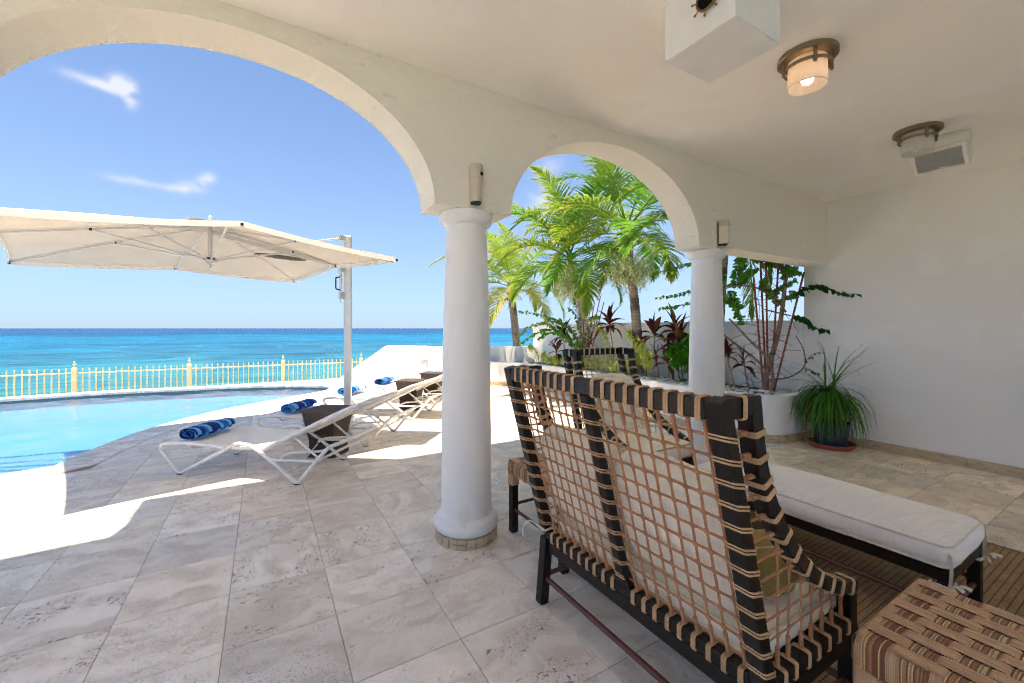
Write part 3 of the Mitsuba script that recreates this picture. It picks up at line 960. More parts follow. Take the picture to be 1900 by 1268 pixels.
# columns
def column(x, label):
    c = thing('column', label, 'column', 'columns of the arcade')
    y = 2.567
    z0 = 0.165
    part(c, 'shaft', moved(lathe([(0.178, z0 - 0.012), (0.168, z0 + 0.012), (0.1655, 0.24), (0.1655, 0.7), (0.161, 1.1), (0.153, 1.5), (0.1425, 1.85), (0.136, 2.03), (0.135, 2.075)], 48), (x, y, 0)), 'column_paint', smooth=40)
    tor = [(0.19, 0.060)] + [(0.165 + 0.052 * math.cos(t), 0.113 + 0.054 * math.sin(t)) for t in np.linspace(-1.25, 1.45, 12)]
    part(c, 'base', moved(lathe(tor, 48), (x, y, 0)), 'column_paint', smooth=40)
    cap = [(0.134, 2.062), (0.138, 2.068), (0.141, 2.072)] + [(0.141 + 0.035 * math.sin(t), 2.072 + 0.055 * (1 - math.cos(t))) for t in np.linspace(0.2, PI / 2, 8)] + [(0.1765, 2.145), (0.172, 2.1555), (0.16, 2.1585), (0.0, 2.1585)]
    part(c, 'capital', moved(lathe(cap, 48), (x, y, 0)), 'column_paint', smooth=40)
    n = 22
    for k in range(n):
        a0, a1 = 2 * PI * k / n + 0.018, 2 * PI * (k + 1) / n - 0.018
        r0, r1 = 0.17, 0.2065 + 0.0012 * math.sin(k * 2.3)
        am = [a0, (a0 + a1) / 2, a1]
        poly = Polygon([(r1 * math.cos(t), r1 * math.sin(t)) for t in am] + [(r0 * math.cos(t), r0 * math.sin(t)) for t in am[::-1]])
        m = moved(extrude(poly, 0.0005, 0.062), (x, y, 0))
        part(c, 'base_tile', m, 'base_stone', uv=np.full((len(m.vertices), 2), 10.0 * k + 5 + 300 * x))
    m = moved(lathe([(0.203, 0.001), (0.203, 0.0605), (0.15, 0.0605)], 40), (x, y, 0))
    part(c, 'base_joint', m, 'grout')
    return c


column(1.175, 'white round column nearest the camera, standing between the two arches')
column(3.79, 'white round column behind the woven settee, at the right end of the small arch')
column(-1.39, 'white round column at the far left end of the arcade, outside the picture')

# planter with rounded end, soil and stones
planter = thing('planter', 'low white plastered planter with rounded end along the garden wall', 'planter')
outer = np.array(plant_curve)
tang = np.gradient(outer, axis=0)
tang /= np.linalg.norm(tang, axis=1, keepdims=True)
inward = np.c_[tang[:, 1], -tang[:, 0]]
if (inward[30] @ (np.array([5.8, 5.0]) - outer[30])) < 0:
    inward = -inward
PT = 0.568
prof = [(0.0, 0.0), (0.0, PT - 0.02), (0.006, PT - 0.006), (0.02, PT), (0.115, PT), (0.13, PT - 0.012), (0.13, PT - 0.12)]
v, f = [], []
for k in range(len(outer)):
    for o, z in prof:
        v.append((*(outer[k] + inward[k] * o), z))
n = len(prof)
for k in range(len(outer) - 1):
    for i in range(n - 1):
        f.append((k * n + i, (k + 1) * n + i, (k + 1) * n + i + 1, k * n + i + 1))
m = mesh(v, f)
if m.face_normals[0] @ np.r_[inward[0], 0] > 0:
    m.invert()
part(planter, 'wall', m, 'white_wall', smooth=35)
al = np.r_[0, np.cumsum(np.linalg.norm(np.diff(outer, axis=0), axis=1))]
npc = int(al[-1] / 0.30)
for k in range(npc):
    ss = np.linspace(al[-1] * k / npc + 0.0015, al[-1] * (k + 1) / npc - 0.0015, 4)
    p = np.stack([np.interp(ss, al, outer[:, d]) for d in (0, 1)], 1)
    w = np.stack([np.interp(ss, al, inward[:, d]) for d in (0, 1)], 1)
    q = Polygon(np.vstack([p - w * 0.018, (p + w * 0.004)[::-1]])).buffer(0)
    if q.geom_type != 'Polygon' or q.is_empty:
        continue
    m = extrude(q, 0.001, 0.10)
    part(planter, 'skirting_stone', m, 'base_stone', uv=np.full((len(m.vertices), 2), 10.0 * k + 205))
inner_poly = Polygon(list(map(tuple, outer + inward * 0.12)) + [tuple(PAR_L - par_dir * 0.9), tuple(PAR_R), (6.03, 8.9)]).buffer(0)
gx, gy = np.meshgrid(np.arange(3.4, 6.1, 0.06), np.arange(2.5, 11.2, 0.06))
pts = np.c_[gx.ravel(), gy.ravel()]
pts = pts[shapely.contains_xy(inner_poly, pts[:, 0], pts[:, 1])]
pts = np.vstack([pts, [q for g in getattr(inner_poly, 'geoms', [inner_poly]) for q in np.array(g.exterior.coords)[:-1]]])
tri = Delaunay(pts).simplices
cen = pts[tri].mean(1)
tri = tri[shapely.contains_xy(inner_poly.buffer(1e-6), cen[:, 0], cen[:, 1])]
hz = PT - 0.045 + 0.07 * (meshkit.fbm(np.c_[pts * 4, pts[:, 0] * 0], 4, 2) - 0.4)
hz = np.minimum(hz, PT - 0.01 + 0.05 * np.clip((pts[:, 0] - 5.45) / 0.4, 0, 1))
a, b, c = pts[tri[:, 0]], pts[tri[:, 1]], pts[tri[:, 2]]
cr = (b[:, 0] - a[:, 0]) * (c[:, 1] - a[:, 1]) - (b[:, 1] - a[:, 1]) * (c[:, 0] - a[:, 0])
tri[cr < 0] = tri[cr < 0][:, ::-1]
labels[part(planter, 'soil', mesh(np.c_[pts, hz], tri), 'soil', smooth=True)] = {'label': 'dark planting soil'}
# white cobbles on the soil along the front rim
variants = []
for s in range(5):
    b = trimesh.creation.icosphere(subdivisions=2, radius=1.0)
    vv = np.asarray(b.vertices)
    vv = vv * (1 + 0.5 * (meshkit.fbm(vv * 1.3 + s * 9, 3, s) - 0.5))[:, None] * [1.0, 0.75, 0.55]
    variants.append(ply(trimesh.Trimesh(vv, b.faces, process=False), 'pebble', True))
rp = np.random.default_rng(5)
placed = []
spots = []
for _ in range(4000):
    s = rp.uniform(0, al[-1] - 0.6)
    y = np.interp(s, al, outer[:, 1])
    dens = 1.0 if y < 3.4 else (0.9 if y < 6.4 else 0.25)
    o = 0.15 + abs(rp.normal(0, 0.16 if y < 6 else 0.12))
    p = np.array([np.interp(s, al, outer[:, d]) + np.interp(s, al, inward[:, d]) * o for d in (0, 1)])
    if rp.random() > dens or o > 0.55 or p[0] > 5.97 or y > 8.4:
        continue
    r = rp.uniform(0.022, 0.05) * (1.25 if rp.random() < 0.2 else 1)
    if any(np.hypot(*(p - q)) < 0.82 * (r + t) for q, t in placed):
        continue
    placed.append((p, r))
placed.sort(key=lambda t: t[0][1])
for k, (p, r) in enumerate(placed[:230]):
    M = mat((p[0], p[1], PT - 0.028 + r * 0.45 + 0.02 * rp.random()), rp.uniform(0, 6.3), r)
    again(planter, 'cobble', variants[k % 5], M)

# parapet at the far end of the pool, with its raked end
n2 = np.array([-par_dir[1], par_dir[0]])
if n2[1] < 0:
    n2 = -n2
pz = 0.909
prof = Polygon([(-0.22, -0.5), (-0.22, pz), (np.linalg.norm(PAR_L - PAR_R), pz), (np.linalg.norm(PAR_L - PAR_R) + 1.46, -0.06), (np.linalg.norm(PAR_L - PAR_R) + 1.46, -0.5)])
m = extrude(prof, 0, 0.2)
v = np.asarray(m.vertices)
m = trimesh.Trimesh(np.c_[PAR_R + v[:, :1] * par_dir + v[:, 2:3] * n2, v[:, 1]], m.faces, process=False)
if m.volume < 0:
    m.invert()
key = thing('parapet_wall', 'low white parapet with raked end behind the loungers', 'wall')
put(key, m, 'white_wall')
key = thing('low_wall', 'short pale yellow and white kerb wall under the right end of the railing', 'wall')
part(key, 'white_face', bx((1.42, 12.42, -0.5), (2.6, 12.62, -0.155), 0.01), 'white_wall')
part(key, 'yellow_side', bx((1.30, 12.47, -0.5), (1.417, 13.0, -0.165), 0.01), 'fence_wall', label='pale yellow side face')

# railing on the sea wall
fence = thing('railing', 'pale yellow metal railing with pickets and finial posts along the sea edge', 'fence')
FY, FB = 13.0, -0.33
posts = [-3.63 + 2.045 * k for k in range(-2, 5)]
post_m = cat([bx((-0.044, -0.044, FB), (0.044, 0.044, 0.505), 0.008), bx((-0.052, -0.052, 0.22), (0.052, 0.052, 0.24), 0.004), bx((-0.033, -0.033, 0.505), (0.033, 0.033, 0.525), 0.006)])
fin = cat([bx((-0.012, -0.012, 0.53), (0.012, 0.012, 0.635), 0.004), bx((-0.034, -0.010, 0.574), (0.034, 0.010, 0.594), 0.006), bx((-0.010, -0.034, 0.575), (0.010, 0.034, 0.593), 0.006),
           moved(trimesh.creation.icosphere(subdivisions=1, radius=0.018), (0, 0, 0.64))])
post_ply, fin_ply = ply(post_m, 'fence_paint'), ply(fin, 'fence_paint')
picket = cat([bx((-0.0105, -0.0105, FB + 0.06), (0.0105, 0.0105, 0.478), 0.002), bx((-0.0125, -0.0125, 0.478), (0.0125, 0.0125, 0.492), 0.004)])
picket_ply = ply(picket, 'fence_paint')
for x in posts:
    p = again(fence, 'post', post_ply, mat((x, FY, 0)))
    again(p, 'finial', fin_ply, mat((x, FY, 0)))
for a, b in zip(posts, posts[1:]):
    part(fence, 'rail', bx((a + 0.05, FY - 0.014, 0.375), (b - 0.05, FY + 0.014, 0.40), 0.003), 'fence_paint')
    part(fence, 'rail', bx((a + 0.05, FY - 0.014, FB + 0.10), (b - 0.05, FY + 0.014, FB + 0.125), 0.003), 'fence_paint')
    for k in range(17):
        x = a + 0.05 + (b - a - 0.10) * (k + 0.75) / 17.5
        if x > -6.2:
            again(fence, 'picket', picket_ply, mat((x, FY, 0)))

# ------------------------------------------------------------------ things fixed to the ceiling and the arcade
box_ = thing('ceiling_box', 'white plastered box hanging from the ceiling, cropped by the top of the picture', 'box')
put(box_, bx((1.682, 1.006, 2.692), (2.036, 1.364, CEIL), 0.004), 'box_paint')
wheel = thing('wheel_ornament', "small dark ship's wheel ornament on the white ceiling box", 'ornament')
wx, wy, wz = 1.68, 1.128, 2.842


def yzr(m):
    """a lathe made about z turned to face -X at the ornament's place"""
    v = np.asarray(m.vertices)
    return trimesh.Trimesh(np.c_[wx - v[:, 2], wy + v[:, 0], wz + v[:, 1]], m.faces[:, ::-1], process=False)


part(wheel, 'disc', yzr(lathe([(0.0, 0.012), (0.043, 0.012), (0.045, 0.0)], 32)), 'black_matte')
part(wheel, 'rim', yzr(moved(lathe([(0.049 + 0.005 * math.cos(t), 0.012 + 0.006 * math.sin(t)) for t in np.linspace(0, 2 * PI, 11)], 36), (0, 0, 0))), 'old_brass', smooth=True)
for k in range(8):
    a = 2 * PI * k / 8 + 0.15
    e = np.array([math.cos(a), math.sin(a)])
    m = cat([tube([(*(e * 0.052), 0.012), (*(e * 0.066), 0.012), (*(e * 0.071), 0.012)], [0.0022, 0.0025, 0.0045], 7), moved(trimesh.creation.icosphere(subdivisions=1, radius=0.0052), (*(e * 0.073), 0.012))])
    part(wheel, 'spoke', yzr(m), 'old_brass', smooth=True)


def ceiling_lamp(x, y, lit, label):
    L = thing('ceiling_lamp', label, 'ceiling lamp', 'flush ceiling lamps')
    z = CEIL
    part(L, 'plate', moved(lathe([(0.0, z - 0.001), (0.146, z - 0.001), (0.148, z - 0.008), (0.148, z - 0.026), (0.144, z - 0.030), (0.128, z - 0.030), (0.124, z - 0.012), (0.0, z - 0.012)][::-1], 56), (x, y, 0)), 'brass', smooth=30)
    part(L, 'ring', moved(lathe([(0.112, z - 0.066), (0.118, z - 0.066), (0.118, z - 0.084), (0.112, z - 0.084), (0.112, z - 0.066)][::-1], 56), (x, y, 0)), 'brass', smooth=30)
    for k in range(4):
        a = 2 * PI * k / 4 + 0.72
        part(L, 'bracket', moved(bx((0.113, -0.009, z - 0.104), (0.126, 0.009, z - 0.024), 0.002), (x, y, 0), a), 'brass')
        part(L, 'foot', moved(bx((0.098, -0.007, z - 0.088), (0.114, 0.007, z - 0.062), 0.002), (x, y, 0), a), 'brass')
    n = 56
    g = lathe([(0.094, z - 0.034), (0.0955, z - 0.10), (0.096, z - 0.178)], n)
    a = np.tile(np.arange(n), 3) / n
    uv = np.c_[a * 60, np.repeat([0, 6.6, 17.1], n)]
    part(L, 'glass_shade', moved(g, (x, y, 0)), 'frosted', smooth=True, uv=uv, label='pebbled frosted glass cylinder')
    part(L, 'glass_lip', moved(lathe([(0.096 + 0.0022 * math.cos(t), z - 0.179 + 0.0022 * math.sin(t)) for t in np.linspace(0, 2 * PI, 8)], n), (x, y, 0)), 'frosted', smooth=True, uv=np.zeros((8 * n, 2)))
    part(L, 'socket', moved(lathe([(0.0, z - 0.06), (0.02, z - 0.058), (0.02, z - 0.012)], 20), (x, y, 0)), 'bulb_off', smooth=30)
    b = lathe([(0.0, z - 0.170)] + [(0.032 * math.sin(t), z - 0.138 - 0.032 * math.cos(t)) for t in np.linspace(0.2, 2.3, 10)] + [(0.014, z - 0.09), (0.013, z - 0.06)], 24)
    if lit:
        scene[numbered(L + '__bulb')] = mikit.ply(moved(b, (x, y, 0)), {'type': 'diffuse', 'reflectance': {'type': 'rgb', 'value': [0.5, 0.5, 0.5]}}, True,
                                                  emitter={'type': 'area', 'radiance': {'type': 'rgb', 'value': [1.1, 0.62, 0.33]}})
        labels[L + '__bulb'] = {'label': 'glowing warm bulb'}
    else:
        part(L, 'bulb', moved(b, (x, y, 0)), 'bulb_off', smooth=True)
    return L


ceiling_lamp(2.688, 1.185, True, 'lit brass and frosted glass ceiling lamp next to the white box')
ceiling_lamp(4.452, 1.185, False, 'unlit brass and frosted glass ceiling lamp in front of the loudspeaker')

# loudspeaker under the ceiling: long side along Y, face tipped down to the left
spk = thing('loudspeaker', 'white loudspeaker with grey grille tilted under the ceiling', 'loudspeaker')
A0, A1 = np.array([4.70, 0, 2.852]), np.array([4.812, 0, 2.70])     # top and bottom edge of the face
fu = unit(A1 - A0)
fn = np.array([fu[2], 0, -fu[0]])
if fn[0] > 0:
    fn = -fn
H2 = np.linalg.norm(A1 - A0)
Y0, Y1 = 0.972, 1.292
sec = []
for t in np.linspace(-1, 1, 11):
    sec.append(A0 + fu * H2 * (t + 1) / 2 + fn * 0.018 * (1 - t * t))
bk = [A1 - fn * 0.02, A1 - fn * 0.10 - fu * 0.025, A0 - fn * 0.10 + fu * 0.03, A0 - fn * 0.02]
poly = Polygon([((p - A0) @ fu, (p - A0) @ fn) for p in sec + bk]).buffer(0.004)


def spk_map(m, y0=0.0):
    v = np.asarray(m.vertices)
    w = A0 + v[:, :1] * fu + v[:, 1:2] * fn
    w[:, 1] = y0 + v[:, 2]
    q = trimesh.Trimesh(w, m.faces, process=False)
    if q.volume < 0:
        q.invert()
    return q


part(spk, 'cabinet', spk_map(extrude(poly, 0, Y1 - Y0), Y0), 'speaker_white', smooth=30)
gp = [((p - A0) @ fu, (p - A0) @ fn) for p in [A0 + fu * H2 * (t + 1) / 2 + fn * (0.0235 + 0.018 * (-t * t)) for t in np.linspace(-0.80, 0.80, 9)]]
v, f = [], []
for i, (a, b) in enumerate(gp):
    v += [(a, b + 0.0, 0), (a, b + 0.0, Y1 - Y0 - 0.044)]
for i in range(len(gp) - 1):
    f.append((2 * i, 2 * i + 1, 2 * i + 3, 2 * i + 2))
g = spk_map(mesh(v, f), Y0 + 0.022)
part(spk, 'grille', g, 'grille', smooth=True, uv=np.array([(q[0] * 300, q[2] * 300) for q in v]))
m = spk_map(bx((H2 * 0.84, 0.0145, 0), (H2 * 0.94, 0.0205, 0.042), 0.001), 1.095)
part(spk, 'badge', m, 'speaker_face')
m = spk_map(bx((H2 * 0.882, 0.0205, 0.008), (H2 * 0.895, 0.0211, 0.034)), 1.095)
part(spk, 'badge_mark', m, 'strap_grey')
for y in (Y0 - 0.012, Y1 + 0.004):
    c = (A0 + A1) / 2 - fn * 0.05
    part(spk, 'bracket', cat([beam((c[0], y, CEIL - 0.012), (c[0], y, c[2] + 0.01), 0.006, 0.035, (1, 0, 0)), moved(lathe([(0.0, 0.008), (0.018, 0.008), (0.018, -0.008), (0, -0.008)][::-1], 16), (0, 0, 0), M=np.array([[1, 0, 0], [0, 0, 1], [0, -1, 0]])).apply_translation((c[0], y, c[2]))]), 'speaker_white')
part(spk, 'mount', bx((4.72, Y0 - 0.014, CEIL - 0.014), (4.79, Y1 + 0.012, CEIL - 0.001), 0.002), 'speaker_white')

# small beige dispensers on the arcade over the columns
w1 = thing('wall_dispenser', 'beige rounded dispenser with a dark hole over the nearest column', 'dispenser', 'dispensers above the columns')


def half_round(w, d, z0, z1, taper=0.0):
    p = [(-w / 2, 0)] + [(w / 2 * math.cos(t), -(d * 0.45 + d * 0.55 * math.sin(t))) for t in np.linspace(PI, 2 * PI, 1)] + [(-w / 2 * math.cos(t), -d * 0.35 - d * 0.65 * math.sin(t)) for t in np.linspace(0, PI, 15)] + [(w / 2, 0)]
    m = extrude(Polygon(p).buffer(0), z0, z1)
    v = np.asarray(m.vertices).copy()
    k = 1 - taper * (z1 - v[:, 2]) / max(z1 - z0, 1e-6)
    v[:, 0] *= k
    v[:, 1] *= k
    return trimesh.Trimesh(v, m.faces, process=False)


cx1 = 1.172
part(w1, 'body', moved(half_round(0.082, 0.075, 2.20, 2.345, 0.10), (cx1, YI, 0)), 'beige_plastic', smooth=35)
part(w1, 'collar', moved(half_round(0.084, 0.077, 2.3465, 2.398), (cx1, YI, 0)), 'beige_plastic', smooth=35)
part(w1, 'cap', moved(half_round(0.083, 0.076, 2.3995, 2.43), (cx1, YI, 0)), 'beige_plastic', smooth=35)
hole = lathe([(0.0, 0.004), (0.009, 0.004), (0.013, 0.0)], 20)
a = 0.25
Mh = np.array([[math.cos(a), 0, math.sin(a)], [math.sin(a), 0, -math.cos(a)], [0, 1, 0]])
part(w1, 'nozzle', moved(hole, (cx1 + 0.014, YI - 0.0745, 2.372), M=Mh), 'black_matte')
part(w1, 'foot', moved(half_round(0.06, 0.06, 2.188, 2.20), (cx1, YI, 0)), 'black_plastic')
part(w1, 'sensor_lens', moved(lathe([(0.0, 0.003), (0.004, 0.003), (0.005, 0.0)], 12), (cx1 + 0.02, YI - 0.068, 2.228), M=Mh), 'speaker_face')
w2 = thing('wall_dispenser', 'cream boxy dispenser with a slanted grey top over the farther column', 'dispenser', 'dispensers above the columns')
cx2 = 3.81
part(w2, 'body', moved(half_round(0.098, 0.09, 2.205, 2.37), (cx2, YI, 0)), 'beige_pale', smooth=35)
part(w2, 'top', moved(half_round(0.098, 0.088, 2.3715, 2.43), (cx2, YI, 0)), 'beige_plastic', smooth=35, label='grey beige slanted top')
part(w2, 'nozzle', moved(hole, (cx2 + 0.026, YI - 0.077, 2.392), M=Mh), 'black_matte')
part(w2, 'back_plate', bx((cx2 - 0.054, YI - 0.02, 2.20), (cx2 - 0.0495, YI - 0.001, 2.41)), 'strap_grey')
part(w2, 'foot', moved(half_round(0.07, 0.07, 2.19, 2.2045), (cx2, YI, 0)), 'black_plastic')

# ------------------------------------------------------------------ cantilever umbrella
umb = thing('cantilever_umbrella', 'large square cream cantilever umbrella on a grey mast over the loungers', 'umbrella')
PX, PY = 1.03, 6.28
NL, FL, FR, NR = [np.array(q) for q in ((-1.62, 4.12, 2.19), (-2.57, 7.24, 2.19), (0.43, 7.74, 2.19), (1.29, 4.70, 2.19))]
APEX = np.array([-0.525, 5.895, 2.585])


def midtip(a, b, dz):
    return (a + b) / 2 + np.array([0, 0, dz])


tips = [NL, midtip(NL, NR, 0.155), NR, midtip(NR, FR, 0.09), FR, midtip(FR, FL, 0.075), FL, midtip(FL, NL, 0.10)]


def rib_path(tip, n=14):
    t = np.linspace(0, 1, n)[:, None]
    p = APEX + (tip - APEX) * t
    p[:, 2] += 0.015 * np.sin(PI * t[:, 0])
    return p


ribs = [rib_path(t) for t in tips]
v, f, nn = [], [], 14
R = 7
for k in range(8):
    a, b = ribs[k], ribs[(k + 1) % 8]
    base = len(v)
    for i in range(nn):
        for j in range(R):
            s = j / (R - 1)
            p = a[i] * (1 - s) + b[i] * s
            sag = 4 * s * (1 - s) * (i / (nn - 1))
            p = p + np.array([0, 0, -0.016 * sag]) + (APEX - p) * [1, 1, 0] * 0.014 * sag
            v.append(p)
    for i in range(nn - 1):
        for j in range(R - 1):
            q = base + i * R + j
            f.append((q, q + R, q + R + 1, q + 1))
cm = mesh(v, f)
if cm.face_normals[:, 2].mean() < 0:
    cm.invert()
part(umb, 'canopy', cm, 'canvas_thin', smooth=40, label='cream canvas canopy')
# hem hanging round the edge
hem = []
edge = []
for k in range(8):
    base = k * nn * R + (nn - 1) * R
    edge += [v[base + j] for j in range(R - 1)]
edge = np.array(edge + edge[:1])
out = unit_rows((edge - APEX) * [1, 1, 0])
drop = np.array([0, 0, 1.0])
h = 0.050
vv = np.vstack([edge + [0, 0, 0.002], edge + out * 0.008 - drop * h])
n = len(edge)
i = np.arange(n - 1)
hm = mesh(vv, np.stack([i, i + 1, i + 1 + n, i + n], 1))
part(umb, 'valance', hm, 'white_canvas', smooth=40, label='white canvas hem')
for k in range(8):
    p = ribs[k] - [0, 0, 0.028]
    r = part(umb, 'rib', tube(p[1:], 0.0105, 8), 'alloy_paint', smooth=True)
    part(r, 'tip', tube([p[-2] * 0.1 + p[-1] * 0.9, p[-1], p[-1] + unit(p[-1] - p[-2]) * 0.012], [0.015, 0.015, 0.012], 8), 'black_plastic')
HUB = APEX + [0, 0, -0.42]
part(umb, 'hub', moved(lathe([(0.0, -0.03), (0.035, -0.03), (0.062, -0.016), (0.062, 0.012), (0.03, 0.02), (0.028, 0.06), (0.0, 0.06)], 28), HUB), 'alloy', smooth=35)
part(umb, 'hub_collar', moved(lathe([(0.05, 0.012), (0.068, 0.018), (0.068, 0.034), (0.05, 0.04)], 28), HUB), 'black_plastic', smooth=35)
part(umb, 'knob', moved(lathe([(0.0, -0.085), (0.016, -0.082), (0.02, -0.066), (0.012, -0.05), (0.01, -0.03), (0.0, -0.028)], 20), HUB), 'alloy', smooth=True)
for k in range(8):
    p = ribs[k] - [0, 0, 0.03]
    fr = 0.50 if k % 2 == 0 else 0.62
    q = p[int(round(fr * (nn - 1)))]
    s = part(umb, 'strut', tube([HUB + unit((q - HUB) * [1, 1, 0]) * 0.06 + [0, 0, 0.022], q], 0.011, 8), 'alloy_paint', smooth=True)
    part(s, 'joint', bx(q - 0.012, q + 0.012, 0.003), 'black_plastic')
# centre tube, vent cap and finial
part(umb, 'centre_tube', tube([HUB + [0, 0, 0.04], APEX + [0, 0, 0.02]], 0.022, 14), 'alloy', smooth=True)
vent = []
vv, f = [], []
for k in range(8):
    d = (tips[k] - APEX) * [1, 1, 0]
    for s, z in ((0.0, 0.028), (0.06, 0.022), (0.12, 0.012), (0.17, 0.001)):
        vv.append(APEX + d * s * (1.0 if k % 2 else 0.9) + [0, 0, z])
for k in range(8):
    for i in range(3):
        a, b = k * 4 + i, ((k + 1) % 8) * 4 + i
        f.append((a, a + 1, b + 1, b))
vm = mesh(vv, f)
if vm.face_normals[:, 2].mean() < 0:
    vm.invert()
part(umb, 'vent_cap', vm, 'canvas_thin', smooth=40)
part(umb, 'finial', moved(lathe([(0.0, 0.055), (0.014, 0.05), (0.02, 0.035), (0.016, 0.02), (0.008, 0.012), (0.02, 0.0), (0.03, -0.012)][::-1], 20), APEX + [0, 0, 0.05]), 'white_enamel', smooth=True)
# mast, slider, arms
part(umb, 'mast', bx((PX - 0.052, PY - 0.036, 0.05), (PX + 0.052, PY + 0.036, 2.705), 0.010).apply_translation((-PX, -PY, 0)).apply_transform(trimesh.transformations.rotation_matrix(-0.30, (0, 0, 1))).apply_translation((PX, PY, 0)), 'alloy')
toward = unit(np.array([APEX[0] - PX, APEX[1] - PY, 0]))
sl = np.array([PX, PY, 0]) + toward * 0.085
part(umb, 'slider', cat([beam(sl + [0, 0, 2.17], sl + [0, 0, 2.285], 0.075, 0.075, toward), beam(sl + [0, 0, 1.80], sl + [0, 0, 1.905], 0.07, 0.07, toward)]), 'alloy', label='upper and lower mast clamps')
part(umb, 'slider_bar', beam(sl + toward * 0.015 + [0, 0, 1.88], sl + toward * 0.015 + [0, 0, 2.2], 0.035, 0.03, toward), 'alloy_paint')
hp = sl + toward * 0.03
part(umb, 'handle', tube(fillet([hp + [0, 0, 1.93], hp + toward * 0.055 + [0, 0, 1.94], hp + toward * 0.055 + [0, 0, 2.10], hp + [0, 0, 2.11]], 0.02), 0.010, 8), 'black_plastic', smooth=True)
part(umb, 'latch', tube(fillet([sl + toward * 0.02 + [0, 0, 1.80], sl + toward * 0.025 + [0, 0, 1.765], sl + toward * 0.005 + [0, 0, 1.75]], 0.01), 0.006, 6), 'alloy', smooth=True)
arm0, arm1 = sl + toward * 0.03 + [0, 0, 2.255], APEX + [0, 0, -0.09]
part(umb, 'arm', beam(arm0, arm1 - toward * 0.02, 0.035, 0.05), 'alloy_paint')
top0, top1 = np.array([PX, PY, 2.66]) + toward * 0.10, ribs[3][7] + [0, 0, 0.02]
part(umb, 'tie_rod', tube([top0, top1], 0.011, 8), 'alloy_paint', smooth=True)
part(umb, 'rod_bracket', beam(np.array([PX, PY, 2.66]) + toward * 0.045, top0 + toward * 0.03, 0.05, 0.075), 'alloy')
lo = arm0 * 0.70 + arm1 * 0.30
part(umb, 'cover_roll', tube(spline([lo + [0, 0, -0.035], lo + toward * 0.2 + [0.02, 0, -0.03], lo + toward * 0.42 + [0, 0.02, -0.02], lo + toward * 0.6 + [0, 0, -0.012]], 15), [0.006, 0.022, 0.027, 0.026, 0.02, 0.005], 10), 'strap_grey', smooth=True, label='dark grey cover gathered along the arm')
bm = moved(cat([bx((-0.50, -0.50, 0.004), (-0.006, -0.006, 0.055), 0.006), bx((0.006, -0.50, 0.004), (0.50, -0.006, 0.055), 0.006), bx((-0.50, 0.006, 0.004), (-0.006, 0.50, 0.055), 0.006), bx((0.006, 0.006, 0.004), (0.50, 0.50, 0.055), 0.006)]), (PX + 0.02, PY - 0.02, 0), -0.72)
part(umb, 'base_slab', bm, 'white_enamel')
part(umb, 'base_collar', moved(lathe([(0.06, 0.055), (0.10, 0.056), (0.10, 0.125), (0.085, 0.135), (0.06, 0.135)], 28), (PX, PY, 0)), 'alloy', smooth=35)

# ------------------------------------------------------------------ sun loungers
LW = 0.645


